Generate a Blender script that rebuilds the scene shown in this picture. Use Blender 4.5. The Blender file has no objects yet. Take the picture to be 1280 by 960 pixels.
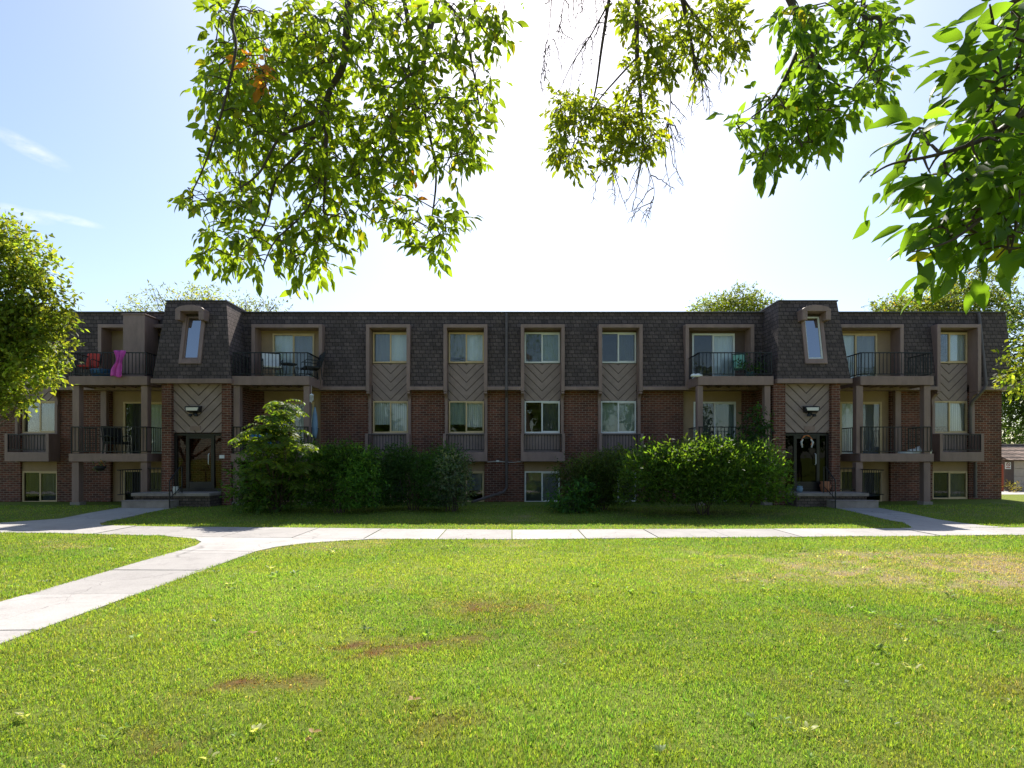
import bpy, math, random
import numpy as np
from mathutils import Vector, Matrix
random.seed(7)
RNG = np.random.default_rng(11)
R = math.radians
F = 712.0; CAMZ = 1.65
def PX(px, Y): return (px - 640.0) * Y / F
def PZ(py, Y): return CAMZ + (572.0 - py) * Y / F
def P3(px, py, Y): return (PX(px, Y), Y, PZ(py, Y))

sc = bpy.context.scene
COL = sc.collection

# ------------------------------------------------------------------ materials
def new_mat(name):
    m = bpy.data.materials.new(name); m.use_nodes = True
    nt = m.node_tree
    for n in list(nt.nodes): nt.nodes.remove(n)
    out = nt.nodes.new('ShaderNodeOutputMaterial')
    return m, nt, out
def N(nt, t, **kw):
    n = nt.nodes.new(t)
    for k, v in kw.items():
        if k in n.inputs.keys(): n.inputs[k].default_value = v
        else: setattr(n, k, v)
    return n
def L(nt, a, b): nt.links.new(a, b)
def c4(c): return (c[0], c[1], c[2], 1.0)

def plain(name, col, rough=0.6, var=0.25, scale=6.0, metal=0.0, bump=0.15, spec=0.4, stretch=(1, 1, 1)):
    m, nt, out = new_mat(name)
    b = N(nt, 'ShaderNodeBsdfPrincipled', Roughness=rough, Metallic=metal)
    b.inputs['Specular IOR Level'].default_value = spec
    tc = N(nt, 'ShaderNodeTexCoord'); mp = N(nt, 'ShaderNodeMapping')
    mp.inputs['Scale'].default_value = stretch
    L(nt, tc.outputs['Object'], mp.inputs['Vector'])
    nz = N(nt, 'ShaderNodeTexNoise', Scale=scale, Detail=6.0, Roughness=0.65)
    L(nt, mp.outputs[0], nz.inputs['Vector'])
    cr = N(nt, 'ShaderNodeValToRGB')
    cr.color_ramp.elements[0].position = 0.3; cr.color_ramp.elements[1].position = 0.72
    cr.color_ramp.elements[0].color = c4([max(0, x * (1 - var)) for x in col])
    cr.color_ramp.elements[1].color = c4([min(1, x * (1 + var)) for x in col])
    L(nt, nz.outputs['Fac'], cr.inputs[0]); L(nt, cr.outputs[0], b.inputs['Base Color'])
    if bump:
        nz2 = N(nt, 'ShaderNodeTexNoise', Scale=scale * 9, Detail=4.0)
        L(nt, mp.outputs[0], nz2.inputs['Vector'])
        bp = N(nt, 'ShaderNodeBump', Strength=bump, Distance=0.01)
        L(nt, nz2.outputs['Fac'], bp.inputs['Height']); L(nt, bp.outputs[0], b.inputs['Normal'])
    L(nt, b.outputs[0], out.inputs[0])
    return m

def course_mat(name, c1, c2, mortar, bw, rh, ms, bumpd, rough=0.85, bias=0.0, var=0.5, sq=1.0):
    """bricks / shingles running round corners: u = x+y, v = z"""
    m, nt, out = new_mat(name)
    b = N(nt, 'ShaderNodeBsdfPrincipled', Roughness=rough); b.inputs['Specular IOR Level'].default_value = 0.25
    tc = N(nt, 'ShaderNodeTexCoord'); sp = N(nt, 'ShaderNodeSeparateXYZ'); L(nt, tc.outputs['Object'], sp.inputs[0])
    ad = N(nt, 'ShaderNodeMath', operation='ADD'); L(nt, sp.outputs[0], ad.inputs[0]); L(nt, sp.outputs[1], ad.inputs[1])
    cb = N(nt, 'ShaderNodeCombineXYZ'); L(nt, ad.outputs[0], cb.inputs[0]); L(nt, sp.outputs[2], cb.inputs[1])
    br = N(nt, 'ShaderNodeTexBrick')
    br.inputs['Scale'].default_value = 1.0; br.inputs['Brick Width'].default_value = bw; br.inputs['Row Height'].default_value = rh
    br.inputs['Mortar Size'].default_value = ms; br.inputs['Mortar Smooth'].default_value = 0.3; br.inputs['Bias'].default_value = bias
    br.inputs['Color1'].default_value = c4(c1); br.inputs['Color2'].default_value = c4(c2); br.inputs['Mortar'].default_value = c4(mortar)
    L(nt, cb.outputs[0], br.inputs['Vector'])
    nz = N(nt, 'ShaderNodeTexNoise', Scale=1.6, Detail=6.0, Roughness=0.72); gm = N(nt, 'ShaderNodeMapping'); gm.inputs['Scale'].default_value = (1, 1, .28); L(nt, tc.outputs['Object'], gm.inputs['Vector']); L(nt, gm.outputs[0], nz.inputs['Vector'])
    mr = N(nt, 'ShaderNodeMapRange'); mr.inputs['From Min'].default_value = 0.3; mr.inputs['From Max'].default_value = 0.7
    mr.inputs['To Min'].default_value = 1 - var; mr.inputs['To Max'].default_value = 1 + var
    L(nt, nz.outputs['Fac'], mr.inputs['Value'])
    nf = N(nt, 'ShaderNodeTexNoise', Scale=30.0, Detail=3.0); L(nt, tc.outputs['Object'], nf.inputs['Vector'])
    mf = N(nt, 'ShaderNodeMapRange'); mf.inputs['From Min'].default_value = 0.25; mf.inputs['From Max'].default_value = 0.75
    mf.inputs['To Min'].default_value = 0.7; mf.inputs['To Max'].default_value = 1.3
    L(nt, nf.outputs['Fac'], mf.inputs['Value'])
    mu0 = N(nt, 'ShaderNodeMath', operation='MULTIPLY'); L(nt, mr.outputs[0], mu0.inputs[0]); L(nt, mf.outputs[0], mu0.inputs[1])
    mx = N(nt, 'ShaderNodeVectorMath', operation='SCALE'); L(nt, br.outputs['Color'], mx.inputs[0]); L(nt, mu0.outputs[0], mx.inputs['Scale'])
    L(nt, mx.outputs[0], b.inputs['Base Color'])
    inv = N(nt, 'ShaderNodeMath', operation='SUBTRACT'); inv.inputs[0].default_value = 1.0; L(nt, br.outputs['Fac'], inv.inputs[1])
    ah = N(nt, 'ShaderNodeMath', operation='MULTIPLY_ADD'); L(nt, nf.outputs['Fac'], ah.inputs[0]); ah.inputs[1].default_value = 0.35; L(nt, inv.outputs[0], ah.inputs[2])
    bp = N(nt, 'ShaderNodeBump', Strength=0.8, Distance=bumpd); L(nt, ah.outputs[0], bp.inputs['Height']); L(nt, bp.outputs[0], b.inputs['Normal'])
    L(nt, b.outputs[0], out.inputs[0])
    return m

def leaf_mat(name, trans=0.45, tgain=(2.2, 2.3, 0.9), rough=0.45, spec=0.35):
    m, nt, out = new_mat(name)
    at = N(nt, 'ShaderNodeAttribute', attribute_name='col')
    b = N(nt, 'ShaderNodeBsdfPrincipled', Roughness=rough); b.inputs['Specular IOR Level'].default_value = spec
    L(nt, at.outputs['Color'], b.inputs['Base Color'])
    mu = N(nt, 'ShaderNodeVectorMath', operation='MULTIPLY'); mu.inputs[1].default_value = tgain
    L(nt, at.outputs['Color'], mu.inputs[0])
    t = N(nt, 'ShaderNodeBsdfTranslucent'); L(nt, mu.outputs[0], t.inputs['Color'])
    mx = N(nt, 'ShaderNodeMixShader'); mx.inputs[0].default_value = trans
    L(nt, b.outputs[0], mx.inputs[1]); L(nt, t.outputs[0], mx.inputs[2]); L(nt, mx.outputs[0], out.inputs[0])
    return m

def glass_mat(name, tint=(0.92, 0.95, 0.95), gain=0.9):
    m, nt, out = new_mat(name)
    fr = N(nt, 'ShaderNodeFresnel', IOR=1.52)
    mu = N(nt, 'ShaderNodeMath', operation='MULTIPLY'); mu.use_clamp = True; L(nt, fr.outputs[0], mu.inputs[0]); mu.inputs[1].default_value = gain
    tr = N(nt, 'ShaderNodeBsdfTransparent', Color=c4(tint)); gl = N(nt, 'ShaderNodeBsdfGlossy', Roughness=0.01)
    nz = N(nt, 'ShaderNodeTexNoise', Scale=1.7); bp = N(nt, 'ShaderNodeBump', Strength=0.06, Distance=0.05)
    tc = N(nt, 'ShaderNodeTexCoord'); L(nt, tc.outputs['Object'], nz.inputs['Vector'])
    L(nt, nz.outputs['Fac'], bp.inputs['Height']); L(nt, bp.outputs[0], gl.inputs['Normal'])
    mx = N(nt, 'ShaderNodeMixShader'); L(nt, mu.outputs[0], mx.inputs[0]); L(nt, tr.outputs[0], mx.inputs[1]); L(nt, gl.outputs[0], mx.inputs[2])
    L(nt, mx.outputs[0], out.inputs[0])
    return m

def slat_mat(name, col, freq=55.0, depth=0.35):
    m, nt, out = new_mat(name)
    b = N(nt, 'ShaderNodeBsdfPrincipled', Roughness=0.7)
    tc = N(nt, 'ShaderNodeTexCoord'); w = N(nt, 'ShaderNodeTexWave', Scale=freq / 6.283, Distortion=0.6); w.inputs['Detail Scale'].default_value = 0.4
    L(nt, tc.outputs['Object'], w.inputs['Vector'])
    cr = N(nt, 'ShaderNodeValToRGB'); cr.color_ramp.elements[0].color = c4([x * (1 - depth) for x in col]); cr.color_ramp.elements[1].color = c4(col)
    cr.color_ramp.elements[1].position = 0.35
    L(nt, w.outputs['Fac'], cr.inputs[0]); L(nt, cr.outputs[0], b.inputs['Base Color'])
    bp = N(nt, 'ShaderNodeBump', Strength=0.5, Distance=0.02); L(nt, w.outputs['Fac'], bp.inputs['Height']); L(nt, bp.outputs[0], b.inputs['Normal'])
    L(nt, b.outputs[0], out.inputs[0])
    return m

def attr_mat(name, rough=0.9):
    m, nt, out = new_mat(name)
    at = N(nt, 'ShaderNodeAttribute', attribute_name='col')
    tc = N(nt, 'ShaderNodeTexCoord'); nz = N(nt, 'ShaderNodeTexNoise', Scale=25.0, Detail=8.0, Roughness=0.75); L(nt, tc.outputs['Object'], nz.inputs['Vector'])
    mr = N(nt, 'ShaderNodeMapRange'); mr.inputs['From Min'].default_value = 0.3; mr.inputs['From Max'].default_value = 0.7
    mr.inputs['To Min'].default_value = 0.5; mr.inputs['To Max'].default_value = 1.4; L(nt, nz.outputs['Fac'], mr.inputs['Value'])
    sc_ = N(nt, 'ShaderNodeVectorMath', operation='SCALE'); L(nt, at.outputs['Color'], sc_.inputs[0]); L(nt, mr.outputs[0], sc_.inputs['Scale'])
    b = N(nt, 'ShaderNodeBsdfPrincipled', Roughness=rough); b.inputs['Specular IOR Level'].default_value = 0.08
    L(nt, sc_.outputs[0], b.inputs['Base Color'])
    bp = N(nt, 'ShaderNodeBump', Strength=0.9, Distance=0.03); L(nt, nz.outputs['Fac'], bp.inputs['Height']); L(nt, bp.outputs[0], b.inputs['Normal'])
    L(nt, b.outputs[0], out.inputs[0])
    return m

def concrete_mat(name='concrete', tone=1.0):
    m, nt, out = new_mat(name)
    tc = N(nt, 'ShaderNodeTexCoord')
    n1 = N(nt, 'ShaderNodeTexNoise', Scale=0.55, Detail=7.0, Roughness=0.7); L(nt, tc.outputs['Object'], n1.inputs['Vector'])
    n2 = N(nt, 'ShaderNodeTexNoise', Scale=60.0, Detail=4.0); L(nt, tc.outputs['Object'], n2.inputs['Vector'])
    cr = N(nt, 'ShaderNodeValToRGB'); cr.color_ramp.elements[0].position = 0.3; cr.color_ramp.elements[1].position = 0.68
    cr.color_ramp.elements[0].color = (0.30, 0.282, 0.272, 1); cr.color_ramp.elements[1].color = (0.41, 0.388, 0.375, 1)
    L(nt, n1.outputs['Fac'], cr.inputs[0])
    mr = N(nt, 'ShaderNodeMapRange'); mr.inputs['From Min'].default_value = 0.25; mr.inputs['From Max'].default_value = 0.75
    mr.inputs['To Min'].default_value = 0.86; mr.inputs['To Max'].default_value = 1.1; L(nt, n2.outputs['Fac'], mr.inputs['Value'])
    s = N(nt, 'ShaderNodeVectorMath', operation='SCALE'); L(nt, cr.outputs[0], s.inputs[0]); L(nt, mr.outputs[0], s.inputs['Scale'])
    b = N(nt, 'ShaderNodeBsdfPrincipled', Roughness=0.85); b.inputs['Specular IOR Level'].default_value = 0.2
    vo = N(nt, 'ShaderNodeTexVoronoi', Scale=0.62, feature='DISTANCE_TO_EDGE'); wn = N(nt, 'ShaderNodeTexNoise', Scale=1.3, Detail=6.0)
    wa = N(nt, 'ShaderNodeVectorMath', operation='MULTIPLY_ADD'); wa.inputs[1].default_value = (.9, .9, 0); L(nt, tc.outputs['Object'], wn.inputs['Vector'])
    L(nt, wn.outputs['Color'], wa.inputs[0]); L(nt, tc.outputs['Object'], wa.inputs[2]); L(nt, wa.outputs[0], vo.inputs['Vector'])
    ck = N(nt, 'ShaderNodeMapRange'); ck.inputs['From Max'].default_value = .006; ck.inputs['To Min'].default_value = .62 * tone; ck.inputs['To Max'].default_value = tone; L(nt, vo.outputs['Distance'], ck.inputs['Value'])
    n3 = N(nt, 'ShaderNodeTexNoise', Scale=2.6, Detail=8.0, Roughness=.8, Distortion=.4); L(nt, tc.outputs['Object'], n3.inputs['Vector'])
    st = N(nt, 'ShaderNodeMapRange'); st.inputs['From Min'].default_value = .3; st.inputs['From Max'].default_value = .5; st.inputs['To Min'].default_value = .78; L(nt, n3.outputs['Fac'], st.inputs['Value'])
    mm = N(nt, 'ShaderNodeMath', operation='MULTIPLY'); L(nt, ck.outputs[0], mm.inputs[0]); L(nt, st.outputs[0], mm.inputs[1])
    s2 = N(nt, 'ShaderNodeVectorMath', operation='SCALE'); L(nt, s.outputs[0], s2.inputs[0]); L(nt, mm.outputs[0], s2.inputs['Scale']); s = s2
    L(nt, s.outputs[0], b.inputs['Base Color'])
    bp = N(nt, 'ShaderNodeBump', Strength=0.25, Distance=0.01); L(nt, n2.outputs['Fac'], bp.inputs['Height']); L(nt, bp.outputs[0], b.inputs['Normal'])
    L(nt, b.outputs[0], out.inputs[0])
    return m

M = {}
M['brick'] = course_mat('brick', (0.19, 0.064, 0.040), (0.088, 0.034, 0.025), (0.27, 0.19, 0.145), 0.215, 0.078, 0.010, 0.012, var=0.3)
M['brick_old'] = course_mat('rough_stone', (0.16, 0.12, 0.1), (0.1, 0.075, 0.065), (0.05, 0.04, 0.035), 0.2, 0.09, 0.012, 0.02, var=0.4)
M['shingle'] = course_mat('shingle', (0.128, 0.093, 0.086), (0.078, 0.057, 0.053), (0.04, 0.029, 0.027), 0.2, 0.135, 0.012, 0.015, var=0.25)
M['shingle_tan'] = course_mat('garage_shingle', (0.30, 0.22, 0.18), (0.18, 0.13, 0.105), (0.06, 0.045, 0.038), 0.3, 0.16, 0.03, 0.03, var=0.3)
M['trim'] = plain('brown_trim', (0.265, 0.172, 0.148), 0.55, 0.22, 4.0, stretch=(1, 1, 0.3))
M['dark_trim'] = plain('dark_brown_trim', (0.11, 0.068, 0.055), 0.6, 0.2, 3.0)
M['siding'] = plain('taupe_siding', (0.32, 0.232, 0.205), 0.65, 0.14, 4.0)
M['beige'] = plain('beige_stucco', (0.36, 0.24, 0.145), 0.8, 0.12, 2.0)
M['cap'] = plain('roof_cap', (0.05, 0.042, 0.042), 0.5, 0.2, 4.0)
M['gravel'] = plain('roof_gravel', (0.2, 0.19, 0.18), 0.95, 0.3, 40.0)
M['iron'] = plain('black_iron', (0.012, 0.012, 0.013), 0.45, 0.3, 20.0, bump=0.05)
M['frame_tan'] = plain('tan_window_frame', (0.62, 0.45, 0.25), 0.5, 0.1)
M['frame_white'] = plain('white_window_frame', (0.74, 0.73, 0.7), 0.4, 0.06)
M['frame_black'] = plain('black_door_frame', (0.018, 0.016, 0.016), 0.35, 0.2)
M['glass'] = glass_mat('window_glass')
M['glass_low'] = glass_mat('low_reflection_glass', (.7, .72, .72), .32)  # lower gain and darker tint mute the sunlit lawn's reflection in the panes
M['glass_sky'] = glass_mat('dormer_glass', (0.12, 0.14, 0.16), 11.0)
M['glass_dark'] = glass_mat('dark_door_glass', (.06, .05, .05), .5)
M['glass_door'] = glass_mat('door_glass', (0.9, 0.8, 0.72), 0.35)
M['blind'] = slat_mat('white_vertical_blind', (0.90, 0.90, 0.92), 55, .2)
M['blind_grey'] = slat_mat('grey_screened_blind', (0.30, 0.29, 0.31), 70)
M['drape'] = slat_mat('soft_drape', (0.74, 0.72, 0.71), 28, 0.4)
M['blind_green'] = slat_mat('green_grey_blind', (0.36, 0.41, 0.38), 60, 0.2)
M['blind_dim'] = slat_mat('dim_blind', (0.10, 0.10, 0.10), 60, 0.3)
M['pipe'] = plain('downspout_paint', (0.11, 0.085, 0.078), 0.5, 0.2, 5)
M['concrete'] = concrete_mat(); CONC = [M['concrete'], concrete_mat('concrete_grey', .9), concrete_mat('concrete_pale', 1.06)]
M['concrete_old'] = plain('old_concrete', (0.30, 0.25, 0.22), 0.85, 0.25, 3.0)
M['soil'] = plain('soil', (0.06, 0.045, 0.03), 0.95, 0.4, 20)
M['bark'] = plain('bark', (0.10, 0.078, 0.062), 0.9, 0.4, 9, bump=0.6, stretch=(1, 1, 0.25))
M['twig'] = plain('twig_bark', (0.085, 0.06, 0.048), 0.85, 0.3, 20)
M['leaf'] = leaf_mat('leaf', .52, (3.0, 2.6, 0.8), .55, .25)
M['leaf_near'] = leaf_mat('ash_leaf', 0.6, (4.4, 3.7, 1.0), 0.45, 0.3)
M['grass'] = leaf_mat('grass_blade', 0.52, (2.1, 2.15, 0.9), 0.5, 0.3)
M['lawn'] = attr_mat('lawn_ground')
M['white'] = plain('white_paint', (0.78, 0.77, 0.75), 0.5, 0.05)
M['lens'] = plain('frosted_lens', (0.75, 0.68, 0.55), 0.3, 0.05)
M['pink'] = plain('pink_cloth', (0.62, 0.09, 0.44), 0.8, 0.25, 7)
M['red'] = plain('red_fabric', (0.55, 0.05, 0.03), 0.7, 0.2, 5)
M['blue'] = plain('blue_plastic', (0.04, 0.12, 0.32), 0.4, 0.2, 5)
M['skyblue'] = plain('blue_tarp', (0.03, 0.22, 0.55), 0.6, 0.2, 5)
M['greyblue'] = plain('grey_blue_canvas', (0.22, 0.33, 0.45), 0.8, 0.15, 5)
M['cushion'] = plain('cream_cushion', (0.62, 0.6, 0.56), 0.85, 0.15, 8)
M['green_fab'] = plain('pale_green_fabric', (0.20, 0.42, 0.30), 0.8, 0.12, 8)
M['dark_green'] = plain('dark_green_resin', (0.02, 0.07, 0.06), 0.5, 0.2, 8)
M['black_wick'] = plain('black_wicker', (0.02, 0.018, 0.017), 0.7, 0.3, 60)
M['orange'] = plain('orange_ribbon', (0.6, 0.2, 0.06), 0.7, 0.2, 8)
M['red_paint'] = plain('red_paint', (0.3, 0.05, 0.02), 0.5, 0.1)
M['garage_door'] = plain('garage_door_paint', (0.5, 0.4, 0.33), 0.6, 0.1)
M['asphalt'] = plain('driveway_concrete', (0.42, 0.39, 0.36), 0.9, 0.15, 2)
M['terracotta'] = plain('terracotta', (0.4, 0.16, 0.08), 0.8, 0.15, 8)

# ------------------------------------------------------------------ object helpers
def tag(o, label=None, cat=None, group=None, kind=None):
    if label: o['label'] = label
    if cat: o['category'] = cat
    if group: o['group'] = group
    if kind: o['kind'] = kind
    return o
def empty(name, loc=(0, 0, 0), rz=0.0):
    o = bpy.data.objects.new(name, None); COL.objects.link(o); o.empty_display_size = 0.3
    o.location = loc; o.rotation_euler = (0, 0, rz); return o

class MB:
    """collects faces; build() links ONE mesh object"""
    def __init__(s): s.v = []; s.f = []; s.mi = []; s.cur = 0
    def add(s, verts, faces):
        n = len(s.v); s.v += [tuple(p) for p in verts]
        for f in faces: s.f.append(tuple(i + n for i in f)); s.mi.append(s.cur)
        return s
    def box(s, x0, x1, y0, y1, z0, z1):
        if x0 > x1: x0, x1 = x1, x0
        if y0 > y1: y0, y1 = y1, y0
        if z0 > z1: z0, z1 = z1, z0
        return s.add([(x0, y0, z0), (x1, y0, z0), (x1, y1, z0), (x0, y1, z0), (x0, y0, z1), (x1, y0, z1), (x1, y1, z1), (x0, y1, z1)],
                     [(0, 1, 5, 4), (1, 2, 6, 5), (2, 3, 7, 6), (3, 0, 4, 7), (4, 5, 6, 7), (3, 2, 1, 0)])
    def hexa(s, p):  # 8 points: bottom 4 ccw, top 4
        return s.add(p, [(0, 1, 5, 4), (1, 2, 6, 5), (2, 3, 7, 6), (3, 0, 4, 7), (4, 5, 6, 7), (3, 2, 1, 0)])
    def prism_xz(s, pts, y0, y1):
        n = len(pts)
        v = [(p[0], y0, p[1]) for p in pts] + [(p[0], y1, p[1]) for p in pts]
        return s.add(v, [tuple(range(n)), tuple(range(2 * n - 1, n - 1, -1))] + [((i + 1) % n, i, n + i, n + (i + 1) % n) for i in range(n)])
    def prism_yz(s, pts, x0, x1):
        n = len(pts)
        v = [(x0, p[0], p[1]) for p in pts] + [(x1, p[0], p[1]) for p in pts]
        return s.add(v, [tuple(range(n)), tuple(range(2 * n - 1, n - 1, -1))] + [((i + 1) % n, i, n + i, n + (i + 1) % n) for i in range(n)])
    def prism_xy(s, pts, z0, z1):
        n = len(pts)
        v = [(p[0], p[1], z0) for p in pts] + [(p[0], p[1], z1) for p in pts]
        return s.add(v, [tuple(range(n - 1, -1, -1)), tuple(range(n, 2 * n))] + [(i, (i + 1) % n, n + (i + 1) % n, n + i) for i in range(n)])
    def tube(s, pts, rad, seg=6, cap=True):
        pts = [Vector(p) for p in pts]
        if not hasattr(rad, '__len__'): rad = [rad] * len(pts)
        base = len(s.v); up = None
        for i, p in enumerate(pts):
            d = (pts[min(i + 1, len(pts) - 1)] - pts[max(i - 1, 0)])
            d = d.normalized() if d.length > 1e-9 else Vector((0, 0, 1))
            if up is None:
                up = Vector((0, 0, 1)) if abs(d.z) < 0.9 else Vector((1, 0, 0))
            a = d.cross(up)
            a = a.normalized() if a.length > 1e-6 else d.orthogonal().normalized()
            b = a.cross(d).normalized(); up = b
            for k in range(seg):
                t = 2 * math.pi * k / seg
                s.v.append(tuple(p + (a * math.cos(t) + b * math.sin(t)) * rad[i]))
        for i in range(len(pts) - 1):
            for k in range(seg):
                k2 = (k + 1) % seg
                s.f.append((base + i * seg + k, base + i * seg + k2, base + (i + 1) * seg + k2, base + (i + 1) * seg + k)); s.mi.append(s.cur)
        if cap:
            s.f.append(tuple(base + k for k in range(seg - 1, -1, -1))); s.mi.append(s.cur)
            e = base + (len(pts) - 1) * seg
            s.f.append(tuple(e + k for k in range(seg))); s.mi.append(s.cur)
        return s
    def lathe(s, prof, c, seg=16):
        base = len(s.v); n = len(prof)
        for (r, z) in prof:
            for k in range(seg):
                t = 2 * math.pi * k / seg
                s.v.append((c[0] + r * math.cos(t), c[1] + r * math.sin(t), c[2] + z))
        for i in range(n - 1):
            for k in range(seg):
                k2 = (k + 1) % seg
                s.f.append((base + i * seg + k, base + i * seg + k2, base + (i + 1) * seg + k2, base + (i + 1) * seg + k)); s.mi.append(s.cur)
        return s
    def build(s, name, mats, parent=None, bevel=0.0, smooth=False):
        me = bpy.data.meshes.new(name); me.from_pydata(s.v, [], s.f); me.update()
        if not isinstance(mats, (list, tuple)): mats = [mats]
        for m in mats: me.materials.append(m)
        if len(mats) > 1: me.polygons.foreach_set('material_index', s.mi)
        if smooth: me.polygons.foreach_set('use_smooth', [True] * len(me.polygons))
        o = bpy.data.objects.new(name, me); COL.objects.link(o)
        if parent is not None: attach(o, parent)
        if bevel:
            b = o.modifiers.new('bevel', 'BEVEL'); b.width = bevel; b.segments = 2; b.limit_method = 'ANGLE'
        return o

def world_loc(o):
    m = Matrix.Identity(4)
    while o is not None:
        m = Matrix.LocRotScale(o.location, o.rotation_euler, o.scale) @ m; o = o.parent
    return m
def attach(o, parent):
    """parent a mesh given in world coordinates without moving it"""
    o.parent = parent
    if 'local' in parent.keys() and parent['local']: return
    mw = world_loc(parent).inverted()
    if o.type == 'MESH': o.data.transform(mw)

def grid_wall(mb, x0, x1, z0, z1, holes, yf, th):
    """wall in x-z with rectangular holes; yf(x,z) gives the front"""
    xs = sorted({x0, x1, *[min(max(h[0], x0), x1) for h in holes], *[min(max(h[1], x0), x1) for h in holes]})
    zs = sorted({z0, z1, *[min(max(h[2], z0), z1) for h in holes], *[min(max(h[3], z0), z1) for h in holes]})
    nx, nz = len(xs) - 1, len(zs) - 1
    def solid(i, j):
        if i < 0 or j < 0 or i >= nx or j >= nz: return False
        cx, cz = (xs[i] + xs[i + 1]) / 2, (zs[j] + zs[j + 1]) / 2
        return not any(h[0] < cx < h[1] and h[2] < cz < h[3] for h in holes)
    def pt(i, j, b): return (xs[i], yf(xs[i], zs[j]) + (th if b else 0), zs[j])
    for i in range(nx):
        for j in range(nz):
            if not solid(i, j): continue
            mb.add([pt(i, j, 0), pt(i + 1, j, 0), pt(i + 1, j + 1, 0), pt(i, j + 1, 0)], [(0, 1, 2, 3)])
            mb.add([pt(i, j, 1), pt(i + 1, j, 1), pt(i + 1, j + 1, 1), pt(i, j + 1, 1)], [(3, 2, 1, 0)])
            for (di, dj, a, b) in ((-1, 0, (i, j), (i, j + 1)), (1, 0, (i + 1, j + 1), (i + 1, j)), (0, -1, (i + 1, j), (i, j)), (0, 1, (i, j + 1), (i + 1, j + 1))):
                if not solid(i + di, j + dj):
                    mb.add([pt(*a, 0), pt(*b, 0), pt(*b, 1), pt(*a, 1)], [(0, 1, 2, 3)])

def clip_poly(poly, a, b, c):  # keep a*x+b*z<=c
    out = []
    for i in range(len(poly)):
        p, q = poly[i], poly[(i + 1) % len(poly)]
        dp, dq = a * p[0] + b * p[1] - c, a * q[0] + b * q[1] - c
        if dp <= 0: out.append(p)
        if dp * dq < 0:
            t = dp / (dp - dq); out.append((p[0] + t * (q[0] - p[0]), p[1] + t * (q[1] - p[1])))
    return out
def chevron(mb, x0, x1, z0, z1, yf, th=0.03, pitch=0.2, gap=0.03, slope=1.0, back=True):
    cx = (x0 + x1) / 2; hw = (x1 - x0) / 2
    n = math.hypot(1, slope)
    for sgn in (1, -1):
        rect = [(0, z0), (hw, z0), (hw, z1), (0, z1)]
        c = z0 - slope * hw - pitch * n + 0.06
        while c < z1:
            # board: c+gap*n < z - slope*x < c+pitch*n
            p = clip_poly(rect, slope, -1, -(c + gap * n)); p = clip_poly(p, -slope, 1, c + pitch * n) if p else p
            if len(p) >= 3:
                q = [(cx + sgn * u, w) for u, w in p]
                if sgn < 0: q = q[::-1]
                mb.prism_xz(q, yf, yf + th)
            c += pitch * n
    if back: mb.cur = 1; mb.box(x0, x1, yf + th, yf + th + 0.03, z0, z1); mb.cur = 0

# ------------------------------------------------------------------ fast meshes for foliage
def fast_mesh(name, verts, tris, cols, mat, parent=None, smooth=False):
    me = bpy.data.meshes.new(name)
    nv, nt_ = len(verts), len(tris)
    me.vertices.add(nv); me.vertices.foreach_set('co', np.ascontiguousarray(verts, np.float32).ravel())
    me.loops.add(nt_ * 3); me.loops.foreach_set('vertex_index', np.ascontiguousarray(tris, np.int32).ravel())
    me.polygons.add(nt_); me.polygons.foreach_set('loop_start', np.arange(0, nt_ * 3, 3, dtype=np.int32))
    if smooth: me.polygons.foreach_set('use_smooth', np.ones(nt_, bool))
    me.update(calc_edges=True)
    if cols is not None:
        a = me.color_attributes.new('col', 'FLOAT_COLOR', 'POINT')
        c = np.ones((nv, 4), np.float32); c[:, :3] = cols
        a.data.foreach_set('color', c.ravel())
    me.materials.append(mat)
    o = bpy.data.objects.new(name, me); COL.objects.link(o)
    if parent is not None: attach(o, parent)
    return o
def unit(a): return a / np.maximum(np.linalg.norm(a, axis=1, keepdims=True), 1e-9)
def rand_dirs(n): return unit(RNG.normal(size=(n, 3)))
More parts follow.
